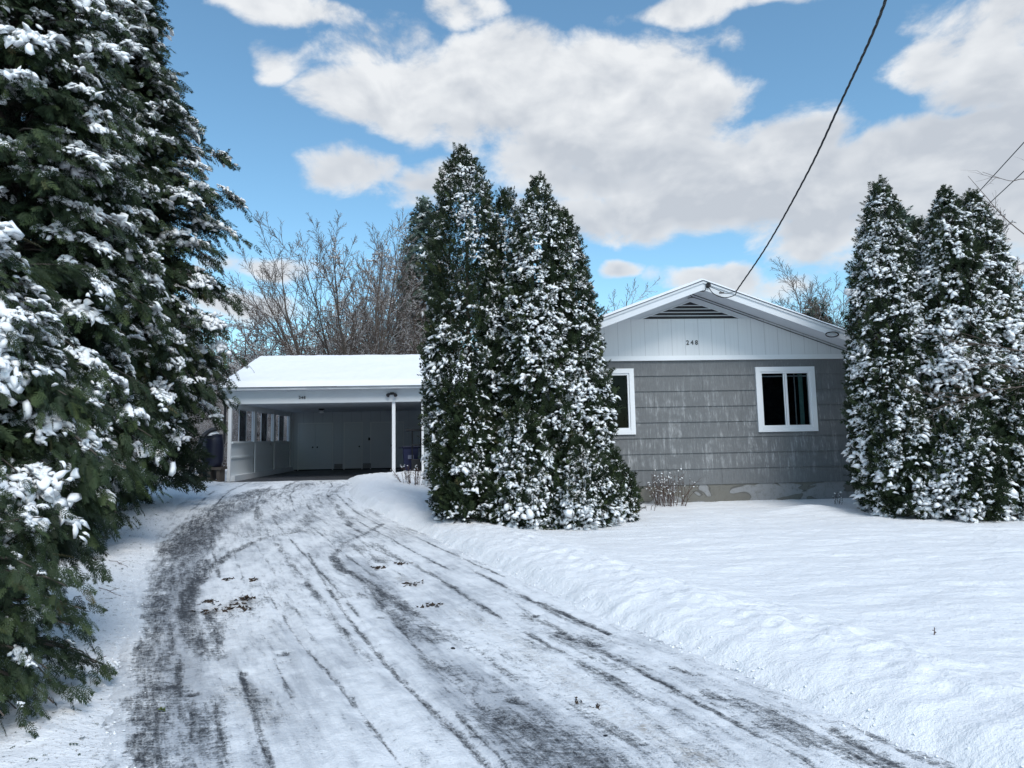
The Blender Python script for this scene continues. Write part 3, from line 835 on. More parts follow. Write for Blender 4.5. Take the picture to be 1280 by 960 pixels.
rg = np.random.default_rng(11)
def leaf_fan(nside, per, L=1.0, W=.55, lw=.055, ll=.2, droop=.15, rng=rg):
    """flat scale-leaf spray: rachis with side branchlets, each set with short pointed leaflets"""
    V = []; Fc = []
    def leaflet(p, dx, dy, l, w, z, dz):
        n = len(V); nx_, ny_ = -dy, dx
        V.append((p[0] - nx_*w*.5, p[1] - ny_*w*.5, z)); V.append((p[0] + nx_*w*.5, p[1] + ny_*w*.5, z)); V.append((p[0] + dx*l, p[1] + dy*l, z + dz))
        Fc.append((n, n+1, n+2))
    for i in range(nside):
        t = (i + .6) / nside
        y0 = t * L
        for sd in (-1, 1):
            bl = W * (1 - t*.75) * rng.uniform(.75, 1.1) * (.45 + t*1.3 if t < .4 else 1)
            ang = R(48 - 22*t + rng.uniform(-7, 7)); bx, by = sd*math.sin(ang), math.cos(ang)
            for j in range(per):
                q = (j + .2) / per * bl
                z = -droop * ((q/W)**2 + (y0/L)**2) * .5 + rng.uniform(-.02, .02)
                a2 = ang + (.55 if j % 2 else -.55) * (0 if j == per-1 else 1) + rng.uniform(-.15, .15)
                leaflet((bx*q, y0 + by*q), sd*math.sin(a2), math.cos(a2), ll * rng.uniform(.75, 1.15), lw, z, -droop*.25*ll/.2 + rng.uniform(-.03, .03))
    leaflet((0, L*.9), 0, 1, ll, lw, -droop*.5, -.03)
    return np.array(V), np.array(Fc)
FAN_FAR = [leaf_fan(3, 2, W=.55, lw=.16, ll=.34, droop=.25) for _ in range(6)]
FAN_MID = [leaf_fan(5, 3, W=.5, lw=.085, ll=.24, droop=.25) for _ in range(6)]
FAN_NEAR = [leaf_fan(8, 5, W=.5, lw=.05, ll=.15, droop=.3) for _ in range(8)]

def snow_lobe(seed, na=16, nr=4, flat=.5, droop=.5):
    """an uneven cushion of snow: lobed outline, rounded top, thin hanging edge"""
    r_ = np.random.default_rng(seed)
    ph = r_.uniform(0, 6.28, 6); am = np.array([.22, .18, .16, .10, .08, .05]); ks = np.array([1, 2, 3, 4, 5, 7])
    V = [(0, 0, flat)]
    for j in range(1, nr+1):
        q = j / nr
        for i in range(na):
            a = 2*math.pi*i/na
            ro = 1 + float(np.sum(am*np.cos(ks*a + ph)))
            rr = ro * q
            bump = .12 * math.sin(3.1*rr*math.cos(a)*2 + ph[0]) * math.cos(2.7*rr*math.sin(a)*2 + ph[1])
            z = flat * (1 - q**2.6) ** .5 + bump * (1 - q) - droop * (rr**2) * .35
            V.append((rr*math.cos(a), rr*math.sin(a), z))
    top = [(0, 1+i, 1+(i+1) % na, 1+(i+1) % na) for i in range(na)]
    f = []
    for j in range(nr-1):
        for i in range(na):
            a = 1+j*na+i; b = 1+j*na+(i+1) % na; f.append((a, a+na, b+na, b))
    # underside: a slightly sunk centre fan made of triangles is written as quads with a mid vertex
    V = np.array(V); n = len(V); V = np.vstack([V, [[0, 0, -.15*droop - .02]]])
    tri = [(0, 1+i, 1+(i+1) % na) for i in range(na)]
    for q in f: tri += [(q[0], q[1], q[2]), (q[0], q[2], q[3])]
    o = 1 + (nr-1)*na
    tri += [(o+(i+1) % na, o+i, n) for i in range(na)]
    return V, np.array(tri)
LOBES = [snow_lobe(100+k, 13, 3, .55, .6) for k in range(10)]
LOBES_BIG = [snow_lobe(200+k, 22, 6, .34, .55) for k in range(10)]
for k in range(10):
    LOBES_BIG[k][0][:, 1] *= 1.25

def trunk_mb(h, r0, r1, rng, wob=.04, k=9, z0=-.15):
    pts = []; rr = []
    for i in range(10):
        t = i/9; pts.append((wob*math.sin(t*5+rng.uniform(0, 1))*t, wob*math.cos(t*4)*t, z0 + (h - z0)*t)); rr.append(r0 + (r1-r0)*t)
    return MB().tube(pts, rr, k)

LOBES_S = [snow_lobe(300+k, 8, 2, .6, .8) for k in range(10)]
def snow_cluster(cl, p, out, size, rng, k, fd=None):
    """each patch = many small cushions scattered over a tilted ragged plate"""
    N = len(p)
    up = unit(np.array([0, 0, 1.]) + out*rng.uniform(.35, 1.1, (N, 1)) + rng.normal(0, .15, (N, 3)))
    e1 = unit(np.cross(up, rng.normal(0, 1, (N, 3)))); e2 = np.cross(up, e1)
    asp = rng.uniform(.45, 1.0, (N, 1))
    for j in range(k):
        u = rng.normal(0, .62, (N, 1)); v = rng.normal(0, .62, (N, 1)) * asp
        q = p + (e1*u + e2*v) * size[:, None] - up * (.22*(u*u + v*v)) * size[:, None] + rng.normal(0, .10, (N, 3))*size[:, None]
        g = size * rng.uniform(.20, .46, N) * (1.25 if j == 0 else 1)
        sc = np.stack([g*rng.uniform(.6, 1, N), g*rng.uniform(.9, 1.5, N), g*rng.uniform(.5, .9, N)], 1)
        dd = unit(e1*u + e2*v + rng.normal(0, .5, (N, 3)) + out*.5) if fd is None else unit(fd + rng.normal(0, .45, (N, 3)))
        cl.put(LOBES_S, q, dd, unit(up + rng.normal(0, .25, (N, 3))), sc, 0., rng)

# ---- columnar arborvitae
def columnar(label, group, xy, h, rad, n_spray, n_snow, seed, snow_sz=(.045, .125), shape=2.2, lean=(0, 0), lowskirt=1.0, patch=.5, name='arborvitae'):
    rng = np.random.default_rng(seed)
    z0 = gz(*xy) - .04; B = np.array([xy[0], xy[1], z0])
    t_ = empty(name, B); tag(t_, label, 'tree', group)
    trunk_mb(h*.9, .07, .015, rng).build('trunk', M['bark'], t_)
    def prof(t): return rad * (1 - t**shape) ** .7 * (.82 + .18*S(0, .18, t)*1.0)
    # dense sprays with uneven lumps
    # sub-leaders: lumps of foliage on a coarse pattern
    def shell(N, inner, bias=1.0):
        out_t = []; 
        t = rng.random(N*3); keep = rng.random(N*3) < (prof(t)/rad*.85 + .15); t = t[keep][:N]
        a = rng.random(len(t)) * 2*math.pi
        lump = fbm(np.cos(a)*2.2 + 9, t*h*1.7, np.sin(a)*2.2 + 5, seed=seed, oct=3)
        lump2 = vnoise(np.cos(a)*5 + 9, t*h*4.5, np.sin(a)*5 + 5, seed=seed+3)
        r = prof(t) * (.86 + .42*(lump-.5)*2*.55 + .10*(lump2-.5)*2) * (1 - inner*rng.random(len(t))**1.6)
        r = np.maximum(r, .03)
        p = np.stack([r*np.cos(a) + lean[0]*t*h, r*np.sin(a) + lean[1]*t*h, .05 + t*(h-.05)], 1)
        out = np.stack([np.cos(a), np.sin(a), 0*a], 1)
        return p, out, t, a, lump, lump2
    c = Cloud()
    p, out, t, a, l1, l2 = shell(n_spray, .42)
    N = len(p)
    d = unit(out*rng.uniform(.25, 1.0, (N, 1)) + np.array([0, 0, 1])*rng.uniform(.25, 1.2, (N, 1)) + rng.normal(0, .35, (N, 3)))
    nr = unit(np.cross(d, rng.normal(0, 1, (N, 3))) + out*.4)
    sz = rng.uniform(.10, .21, N) * (1 - .35*t)
    c.put(FAN_FAR, p, d, nr, sz, np.clip(rng.normal(.38, .2, N) + (l2-.5)*.4, 0, .97), rng)
    # ragged edge: longer sprays poking out, and the pointed top
    M_ = n_spray // 9
    p, out, t, a, l1, l2 = shell(M_, .05); N = len(p)
    d = unit(out*.8 + np.array([0, 0, .9]) + rng.normal(0, .3, (N, 3)))
    c.put(FAN_MID, p, d, np.cross(d, rng.normal(0, 1, (N, 3))), rng.uniform(.15, .26, N)*(1-.3*t), np.clip(rng.normal(.5, .2, N), 0, .95), rng)
    K = 60; zt_ = rng.uniform(0, .45, K)
    pt = np.stack([rng.normal(0, .05, K)*(1+zt_*2.0) + lean[0]*h, rng.normal(0, .05, K)*(1+zt_*2.0) + lean[1]*h, h - zt_], 1)
    d = unit(rng.normal(0, .28, (K, 3)) + np.array([0, 0, 1])); c.put(FAN_MID, pt, d, np.cross(d, rng.normal(0, 1, (K, 3))), rng.uniform(.12, .2, K), .5, rng)
    crown = c.build('crown', M['thuja'], t_)
    # dark inner mass of twigs and dead needles
    s = Cloud()
    p, out, t, a, l1, l2 = shell(n_snow*3, .12)
    clump = fbm(np.cos(a)*3 + 3, t*h*1.4, np.sin(a)*3 + 7, seed=seed+50, oct=3)
    keep = rng.random(len(p)) < S(patch-.12, patch+.14, clump)*1.0 + .12
    p, out, t, a = p[keep][:n_snow], out[keep][:n_snow], t[keep][:n_snow], a[keep][:n_snow]
    N = len(p)
    snow_cluster(s, p + out*.03 + np.array([0, 0, .015]), out, rng.uniform(snow_sz[0], snow_sz[1], N) * np.where(rng.random(N) < .12, 1.5, 1) * (1.22 - .5*t), rng, 8)
    s.build('snow_clumps', M['snow_pad'], t_, True)
    return t_

# ---- irregular conifer with real limbs, drooping sprays and snow cushions
def conifer(label, group, xy, h, rad, nb, per, seed, fans, fsize, pad, base=.05, amp=1.0, az=None, mat='thuja_near', shape=1.15, pads=1.0, zmin=.2, name='cedar_tree', droopk=1.0, thin=1.0, low=.44, lw=.17):
    rng = np.random.default_rng(seed)
    z0 = gz(*xy) - .05; B = np.array([xy[0], xy[1], z0])
    t_ = empty(name, B); tag(t_, label, 'tree', group)
    trunk_mb(h*.98, h*.014+.05, .02, rng, .1).build('trunk', M['bark'], t_)
    limbs = MB(); c = Cloud(); s = Cloud()
    P = []; D = []; Nn = []; Z = []; TT = []
    SP = []; SD = []; SN = []; SS = []
    gold = 2.39996
    for i in range(nb):
        f = (i + rng.uniform(0, .9)) / nb
        z = zmin + (h - zmin) * f ** (1.12)
        t = z / h
        a = az(rng) if az and rng.random() < .75 else i*gold + rng.normal(0, .35)
        L = rad * (1 - t**shape) * rng.uniform(.72, 1.12) * (.75 + .5*cheap(math.cos(a)*1.5, t*6, math.sin(a)*1.5, seed)) + .15
        L *= low + (1-low)*float(S(0, lw, (z-zmin)/h))
        out = np.array([math.cos(a), math.sin(a), 0]); side = np.array([-out[1], out[0], 0])
        up0 = .55*(1-t)*.3 + .8*t + rng.normal(0, .08); dr = (.30 + .35*(1-t)) * droopk
        seg = []
        for k in range(8):
            q = k/7; seg.append(np.array([0, 0, z]) + out*L*q + np.array([0, 0, L*(up0*q - dr*q*q)]) + side*L*.08*math.sin(q*3+i))
        if L > .35: limbs.tube(seg, [max(.004, (.010+.012*L)*(1-k/8.)) for k in range(8)], 5, False)
        seg = np.array(seg)
        # side branchlets
        nsb = max(3, int(per * L / rad * 1.0) + 2)
        for j in range(nsb):
            q = rng.uniform(.28, 1.0) ** .8; idx = q*7; k0 = min(int(idx), 6); bp = seg[k0] + (seg[k0+1]-seg[k0])*(idx-k0)
            tang = unit(seg[k0+1]-seg[k0]); sd = 1 if j % 2 else -1
            bl = L * rng.uniform(.16, .34) * (1.2 - q*.7) + .08
            bd = unit(tang*rng.uniform(.5, 1.0) + side*sd*rng.uniform(.5, 1.1)*(1 if q < .97 else .2) + np.array([0, 0, rng.uniform(-.25, .15)]))
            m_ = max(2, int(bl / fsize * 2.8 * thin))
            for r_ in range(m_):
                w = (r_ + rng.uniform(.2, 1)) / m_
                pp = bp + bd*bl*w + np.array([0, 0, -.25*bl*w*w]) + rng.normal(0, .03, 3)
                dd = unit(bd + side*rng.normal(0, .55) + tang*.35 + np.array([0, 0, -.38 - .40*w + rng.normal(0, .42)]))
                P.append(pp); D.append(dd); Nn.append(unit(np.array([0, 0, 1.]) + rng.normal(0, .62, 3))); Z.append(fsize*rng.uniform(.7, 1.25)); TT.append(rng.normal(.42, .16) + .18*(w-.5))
            # snow cushions sit on the branchlets
            pk = pads * (.55 + .9*(q-.3))
            if rng.random() < pk * (.10 + .62*(cheap(bp[0]*2.2, bp[1]*2.2, bp[2]*2.6, seed+9) > .55)):
                e = bp + bd*bl*rng.uniform(.35, .8) + np.array([0, 0, .02])
                SP.append(e); SD.append(unit(bd + np.array([0, 0, -.25]))); SN.append(unit(np.array([0, 0, 1.]) + out*.35 + rng.normal(0, .15, 3)))
                g = pad*rng.uniform(.5, 1.2) * (1.35 if rng.random() < .12 else 1); SS.append((g*rng.uniform(.5, .8), g*rng.uniform(.8, 1.3), g*rng.uniform(.6, .95)))
        # snow lying along the limb itself
        if rng.random() < .22*pads and L > .6:
            for q in np.arange(.45, .95, .12):
                idx = q*7; k0 = min(int(idx), 6); bp = seg[k0] + (seg[k0+1]-seg[k0])*(idx-k0)
                SP.append(bp + np.array([0, 0, .02])); SD.append(unit(seg[k0+1]-seg[k0])); SN.append(np.array([0, 0, 1.]) + rng.normal(0, .1, 3)); g = pad*rng.uniform(.45, .85); SS.append((g*.5, g, g*.6))
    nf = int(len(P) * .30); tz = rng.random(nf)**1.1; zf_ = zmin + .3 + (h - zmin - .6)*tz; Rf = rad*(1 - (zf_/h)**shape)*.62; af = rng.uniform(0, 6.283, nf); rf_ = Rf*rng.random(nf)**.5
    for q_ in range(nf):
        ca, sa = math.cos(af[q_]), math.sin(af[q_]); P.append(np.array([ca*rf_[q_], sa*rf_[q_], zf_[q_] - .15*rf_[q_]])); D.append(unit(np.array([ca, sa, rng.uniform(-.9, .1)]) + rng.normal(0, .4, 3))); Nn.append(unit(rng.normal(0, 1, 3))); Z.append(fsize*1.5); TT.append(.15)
    P = np.array(P); keep = P[:, 2] > .12
    P, D, Nn, Z, TT = P[keep], np.array(D)[keep], np.array(Nn)[keep], np.array(Z)[keep], np.array(TT)[keep]
    zone = fbm(P[:, 0]*1.3, P[:, 1]*1.3, P[:, 2]*1.3, seed=seed+4, oct=2)
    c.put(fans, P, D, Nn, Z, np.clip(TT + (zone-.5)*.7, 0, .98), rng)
    tip_n = 30; zt_ = rng.uniform(0, .6, tip_n); d = unit(rng.normal(0, .4, (tip_n, 3)) + np.array([0, 0, 1.]))
    c.put(fans, np.stack([rng.normal(0, .08, tip_n), rng.normal(0, .08, tip_n), h - zt_], 1), d, np.cross(d, rng.normal(0, 1, (tip_n, 3))), fsize, .5, rng)
    limbs.build('limbs', M['bark'], t_)
    c.build('crown', M[mat], t_)
    SP = np.array(SP); SD = np.array(SD); SN = np.array(SN); SS = np.array(SS); N = len(SP)
    s.put(LOBES_BIG, SP, SD, SN, SS*np.array([.50, .50, .42]), 0., rng)
    snow_cluster(s, SP, unit(SD*np.array([1, 1, 0]) + 1e-3), SS[:, 1]*.95, rng, 16, SD)
    s.build('snow_clumps', M['snow_pad'], t_, True)
    return t_

# centre cluster
def px_xy(px, Y): return (float(at_depth(px, 560, Y)[0]), Y)
def top_h(px, py, Y): return float(at_depth(px, py, Y)[2]) 
GC = 'columnar arborvitae in front of the house'
def col_from(px_base, px_top, py_top, Y, label, group, **kw):
    xy = px_xy(px_base, Y); h = top_h(px_top, py_top, Y) - gz(*xy) + .04 - .17
    tx = float(at_depth(px_top, py_top, Y)[0])
    columnar(label, group, xy, h, lean=((tx - xy[0]) / h, 0), **kw)
col_from(588, 577, 180, 12.9, 'tallest columnar arborvitae, leftmost of the centre clump beside the carport', GC, rad=.86, n_spray=9500, n_snow=850, seed=21, shape=5, patch=.55)
col_from(634, 632, 232, 13.1, 'slim arborvitae squeezed between the two tall ones in the centre clump', GC, rad=.62, n_spray=5500, n_snow=600, seed=22, shape=3.4, patch=.52)
col_from(672, 673, 217, 12.7, 'tall arborvitae with pointed top in the middle right of the centre clump', GC, rad=.86, n_spray=9000, n_snow=1500, seed=23, shape=3.0, patch=.48)
col_from(716, 702, 260, 12.9, 'rightmost tall arborvitae of the centre clump, against the white gable', GC, rad=.84, n_spray=8500, n_snow=1200, seed=24, shape=2.7, patch=.5)
GS = 'low bushy evergreens at the foot of the tall arborvitae'
for px, py, Y, rad, lab, sd, ns, pt in (
    (722, 545, 12.05, .72, 'low snow-laden evergreen bush at the right foot of the centre clump', 31, 900, .38),
    (652, 500, 11.95, .60, 'snowy rounded evergreen bush at the middle foot of the centre clump', 32, 560, .42),
    (585, 480, 12.15, .62, 'dark low evergreen bush with little snow at the left foot of the centre clump', 33, 200, .56),
    (762, 560, 12.5, .42, 'small snow-covered evergreen bush nearest the left house window', 34, 480, .34)):
    col_from(px, px, py, Y, lab, GS, rad=rad, n_spray=int(3800*rad/.6), n_snow=ns, seed=sd, shape=2.6, patch=pt, name='evergreen_bush')
GR = 'snowy arborvitae at the right corner of the house'
col_from(1112, 1099, 222, 13.0, 'slim tall arborvitae nearest the right end of the house wall', GR, rad=.72, n_spray=8000, n_snow=1500, seed=41, shape=3.0, snow_sz=(.05, .13), patch=.44)
col_from(1152, 1146, 272, 14.2, 'shorter arborvitae standing behind, between the slim one and the broad pair', GR, rad=.7, n_spray=5000, n_snow=600, seed=42, shape=2.2, snow_sz=(.05, .13), patch=.5)
col_from(1190, 1181, 232, 12.7, 'broad arborvitae, the left one of the two tall tops at the right', GR, rad=.86, n_spray=9500, n_snow=1700, seed=43, shape=2.6, snow_sz=(.06, .15), patch=.44)
col_from(1238, 1214, 236, 12.9, 'broad arborvitae, rightmost tall top near the power wires', GR, rad=.92, n_spray=9500, n_snow=1600, seed=44, shape=2.3, snow_sz=(.06, .15), patch=.45)
GR2 = 'low evergreens under the right arborvitae'
for px, py, Y, rad, lab, sd, ns in (
    (1125, 470, 12.35, .6, 'low snowy evergreen bush at the left foot of the right clump', 51, 420),
    (1195, 480, 12.05, .75, 'low snowy evergreen bush at the middle foot of the right clump', 52, 520),
    (1262, 470, 12.2, .80, 'low evergreen bush at the right edge of the photo by the right clump', 53, 420)):
    col_from(px, px, py, Y, lab, GR2, rad=rad, n_spray=int(4200*rad/.6), n_snow=ns, seed=sd, shape=2.4, snow_sz=(.06, .14), patch=.46, name='evergreen_bush')

# left row
GL = 'tall cedars along the left side of the driveway'
facing = lambda r: r.normal(-.55, .75)
conifer('tall snowy cedar farthest along the driveway, next to the rain barrel', GL, (-8.75, 14.9), 13.2, 3.1, 430, 18, 61, FAN_MID, .24, .16, az=lambda r: r.normal(-.9, .8), shape=1.3, zmin=.45, low=.22, lw=.27)
conifer('tall snowy cedar in the middle of the left row, cut by the photo\'s left edge', GL, (-7.6, 10.1), 13.0, 2.0, 400, 15, 62, FAN_MID, .20, .15, az=facing, shape=1.7, zmin=.5, low=.62)
conifer('nearest cedar, its drooping green branches hanging over the snow at lower left', GL, (-4.5, 5.2), 3.35, 1.5, 140, 20, 63, FAN_NEAR, .135, .11, az=lambda r: r.normal(-.45, .8), shape=2.6, zmin=.75, pads=.8, droopk=1.2, low=.50, lw=.34)
conifer('dark cedar behind the left row beyond the frame edge', GL, (-12.6, 14.0), 14.0, 2.4, 150, 11, 64, FAN_MID, .30, .2, shape=1.5, zmin=1.0)
conifer('sparse young cedar bough reaching over the snow at the lower left corner', GL, (-3.45, 4.2), 1.3, .85, 44, 10, 65, FAN_NEAR, .11, .04, az=lambda r: r.normal(-.3, .7), shape=2.2, zmin=.2, pads=.35, thin=.8, name='cedar_sapling')

# ------------------------------------------------------------------ bare trees
def bare_tree_mesh(seed, h, stems, spread, lv, r0, ratio=.42, nside=8, minr=.006, angs=(.45, .85), fork=.0, curl=.10, up=.10, **_):
    """stems fanning out from one foot; side branches set all along them, shorter towards the tip"""
    rng = np.random.default_rng(seed); A = []; Bp = []; RA = []; RB = []
    def grow(p, d, L, r, lev):
        n = 9 if lev == 0 else (5 if lev == 1 else 3)
        pts = [p]; dd = d.copy(); ds = []
        for i in range(n):
            dd = unit(dd + rng.normal(0, curl, 3) + np.array([0, 0, up*(1 - .5*lev)/n*3])); pts.append(pts[-1] + dd*L/n); ds.append(dd)
        for i in range(n):
            A.append(pts[i]); Bp.append(pts[i+1]); RA.append(max(minr*.7, r*(1 - .85*i/n))); RB.append(max(minr*.55, r*(1 - .85*(i+1)/n)))
        if lev >= lv: return
        k = nside if lev == 0 else max(3, nside - 2*lev)
        ph = rng.uniform(0, 6.28)
        for j in range(k):
            q = .22 + .76*(j + rng.uniform(.1, .9))/k if lev == 0 else .15 + .82*(j + rng.uniform(.1, .9))/k
            i0 = min(int(q*n), n-1); bp = pts[i0] + (pts[i0+1]-pts[i0])*(q*n-i0); bd = ds[i0]
            e1 = unit(np.cross(bd, [.3, .2, 1.])); e2 = np.cross(bd, e1); az_ = ph + j*2.4
            perp = e1*math.cos(az_) + e2*math.sin(az_); an = rng.uniform(*angs)
            grow(bp, unit(bd*math.cos(an) + perp*math.sin(an) + np.array([0, 0, .10])), L*ratio*(1.15 - .65*q)*rng.uniform(.7, 1.2), max(minr, r*(1-.8*q)*.55), lev+1)
    for s_ in range(stems):
        az_ = s_*2.4 + rng.uniform(-.3, .3); rr = spread * math.sqrt((s_+.4)/stems)
        d = unit(np.array([math.cos(az_)*rr, math.sin(az_)*rr, 1.0]))
        grow(np.array([math.cos(az_)*.2*min(stems-1, 1), math.sin(az_)*.2*min(stems-1, 1), -.1]), d, h*(1 - .12*rr)*rng.uniform(.85, 1.05), r0*rng.uniform(.7, 1.1), 0)
    return np.array(A), np.array(Bp), np.array(RA), np.array(RB)

def seg_mesh(A, B, RA, RB, k, name, mat, sel=None, off=None):
    if sel is not None: A, B, RA, RB = A[sel], B[sel], RA[sel], RB[sel]
    d = unit(B - A); ref = np.where(np.abs(d[:, 2:3]) < .9, np.array([[0, 0, 1.]]), np.array([[1., 0, 0]]))
    u = unit(np.cross(d, ref)); w = np.cross(d, u)
    ang = np.arange(k)*2*math.pi/k
    ring = u[:, None]*np.cos(ang)[None, :, None] + w[:, None]*np.sin(ang)[None, :, None]
    VA = A[:, None] + ring*RA[:, None, None]; VB = B[:, None] + ring*RB[:, None, None]
    if off is not None: VA = VA + off; VB = VB + off
    V = np.concatenate([VA, VB], 1).reshape(-1, 3)
    base = (np.arange(len(A))*2*k)[:, None]
    f = []
    for j in range(k): f.append(base + np.array([[j, (j+1) % k, k+(j+1) % k, k+j]]))
    f = np.stack(f, 1).reshape(-1, 4)
    return np_mesh(name, V, f.ravel(), np.full(len(f), 4), mat, True)

def join_np(list_, name, mat):
    pass

def bare_tree(name, label, group, mats, seed, loc, h, stems=1, spread=.3, lv=4, r0=.1, snow=True, sthick=.5, **kw):
    A, B, RA, RB = bare_tree_mesh(seed, h, stems, spread, lv, r0, **kw)
    root = empty(name, loc); tag(root, label, 'tree' if name != 'leafless_shrub' else 'shrub', group)
    big = RA > r0*.42
    link('trunk', seg_mesh(A, B, RA, RB, 7, 'trunk', M[mats[0]], big), root)
    link('twigs', seg_mesh(A, B, RA, RB, 3, 'twigs', M[mats[1]], ~big), root)
    if snow:
        d = unit(B - A); flat = (np.abs(d[:, 2]) < .9)
        rs = np.maximum(RA*sthick, .004)
        link('snow_on_branches', seg_mesh(A, B, rs, np.maximum(RB*sthick, .004), 3, 'snow_on_branches', M['snow_pad'], flat, off=None), root).location = (0, 0, 0)
        me = root.children[-1].data if False else None
    return root, (A, B, RA, RB)

def snow_strip(root, data, fac=.75, lim=.88, minr=.0):
    A, B, RA, RB = data
    d = unit(B - A); flat = (np.abs(d[:, 2]) < lim) & (RA > minr)
    if not flat.any(): return
    A2 = A + np.array([0, 0, 1.])*(RA*.55)[:, None]; B2 = B + np.array([0, 0, 1.])*(RB*.55)[:, None]
    link('snow_on_branches', seg_mesh(A2, B2, RA*fac, RB*fac, 4, 'snow_on_branches', M['snow_pad'], flat), root)

def place_bare(name, label, group, mats, seed, px, Y, py_top, **kw):
    x = float(at_depth(px, 500, Y)[0]); z = gz(x, Y); ht = float(at_depth(px, py_top, Y)[2]) - z
    lim = kw.pop('lim', .88); fac = kw.pop('fac', .4); h = kw.pop('hs', 1.0)*ht
    root, data = bare_tree(name, label, group, mats, seed, (x, Y, z), h, snow=False, **kw)
    top = data[1][:, 2].max(); s = ht/top; root.scale = (s, s, s)
    snow_strip(root, data, fac, lim)
    return root
GB = 'bare trees behind the carport'
place_bare('bare_tree', 'large bare tree with many spreading stems behind the carport roof', GB, ('bark', 'twig_grey'), 71, 455, 40, 272, stems=15, spread=.82, lv=3, r0=.15, ratio=.40, nside=12, minr=.013, angs=(.35, .75), up=.16)
place_bare('bare_tree', 'bare tree with fine twigs rising above the right slope of the gable', 'bare trees behind the house', ('bark', 'twig_grey'), 72, 1022, 34, 322, stems=8, spread=.75, lv=3, r0=.12, ratio=.45, nside=11, minr=.013)
place_bare('bare_tree', 'smaller bare tree left of the other one, low above the gable slope', 'bare trees behind the house', ('bark', 'twig_grey'), 73, 960, 36, 348, stems=6, spread=.8, lv=3, r0=.10, ratio=.45, nside=10, minr=.012)
place_bare('bare_tree', 'thin bare tree showing between the centre clump and the gable', 'bare trees behind the house', ('bark', 'twig_grey'), 74, 752, 30, 338, stems=3, spread=.35, lv=3, r0=.07, ratio=.4, nside=9, minr=.011)
# brown thicket: shared meshes, individual trees
brush = []
for k in range(4):
    A, B, RA, RB = bare_tree_mesh(80+k, 6.0, 9, .65, 3, .05, ratio=.42, nside=10, minr=.0095, curl=.2, angs=(.5, 1.0), up=.05)
    s_ = 6.0/B[:, 2].max(); A, B, RA, RB = A*s_, B*s_, RA*s_, RB*s_
    mt = seg_mesh(A, B, RA, RB, 4, 'twigs', M['brown_twig'])
    d = unit(B-A); fl = np.abs(d[:, 2]) < .9
    ms = seg_mesh(A + np.array([0, 0, .012]), B + np.array([0, 0, .012]), RA*.7, RB*.7, 3, 'snow_on_branches', M['snow_pad'], fl)
    brush.append((mt, ms))
rb = np.random.default_rng(5)
def put_brush(px, Y, py_top, k, label, group, fx=1.0, snow=True, name='brown_bush'):
    x = float(at_depth(px, 500, Y)[0]); z = gz(x, Y); h = float(at_depth(px, py_top, Y)[2]) - z
    r_ = empty(name, (x, Y, z), rb.uniform(0, 6.28)); s = h/6.0; r_.scale = (s*fx, s*fx, s)
    tag(r_, label, 'bush', group)
    link('twigs', brush[k % 4][0], r_)
    if snow: link('snow_on_branches', brush[k % 4][1], r_)
GT = 'brown twiggy thicket beyond the carport'
k = 0
LBT = 'brown leafless thicket bush with snow on its twigs, beyond the carport'
for Y in (33, 37, 43):
    for px in range(225, 560, 28):
        top = {33: 505, 37: 455, 43: 425}[Y] + rb.uniform(-14, 14)
        if 300 < px < 365 and Y > 37: top = 388 + rb.uniform(-8, 8)
        put_brush(px + rb.uniform(-10, 10), Y + rb.uniform(-1.2, 1.2), top, k, LBT, GT, 1.25, True); k += 1
for i, (px, top, Y) in enumerate([(312, 392, 46), (338, 384, 48), (492, 305, 48), (512, 285, 47), (528, 310, 46), (505, 350, 45)]):
    put_brush(px, Y, top, i, 'tall brown leafless tree massed behind the right part of the carport roof' if px > 400 else 'tall brown leafless bush above the left end of the carport roof', 'tall brown trees behind the carport' if px > 400 else 'tall brown bushes at the left of the carport roof', .75, True, 'brown_tree')
for i, (px, top, Y) in enumerate([(1262, 262, 26), (1290, 275, 24), (1240, 300, 28), (1285, 350, 22)]):
    put_brush(px, Y, top, i, 'brown leafless tree behind the right arborvitae at the photo edge', 'brown trees at the right edge', .7, True, 'brown_tree')
for i, px in enumerate((218, 238, 256, 272, 205, 190, 284, 298, 312, 326, 340, 292, 318)):
    put_brush(px, (25.5 if i < 6 else 33.5 - (i % 2)*.8) + (i % 3)*.5, (500 if i < 6 else 490) + (i % 2)*22, i, 'snow-dusted twiggy bush beside the carport, behind the rain barrel', 'twiggy bushes left of the carport', 1.1, True)

# background pine and spruce
def pine(label, px, Y, py_top, rad, seed, group='green pines in the background', n=150, fs=.5, snow=.25, name='pine_tree'):
    x = float(at_depth(px, 500, Y)[0]); h = float(at_depth(px, py_top, Y)[2]) - gz(x, Y)
    return conifer(label, group, (x, Y), h, rad, n, 9, seed, FAN_FAR, fs, .28, shape=2.6, mat='pine', pads=snow, zmin=h*.3, name=name)
pine('tall green pine showing left of the centre clump above the brown trees', 532, 44, 254, 2.0, 91)
pine('dark evergreen partly hidden between the right arborvitae tops', 1140, 30, 268, 2.0, 92)
pine('small dark spruce behind the right slope of the gable', 1027, 33, 378, 1.1, 93, n=70, fs=.35)

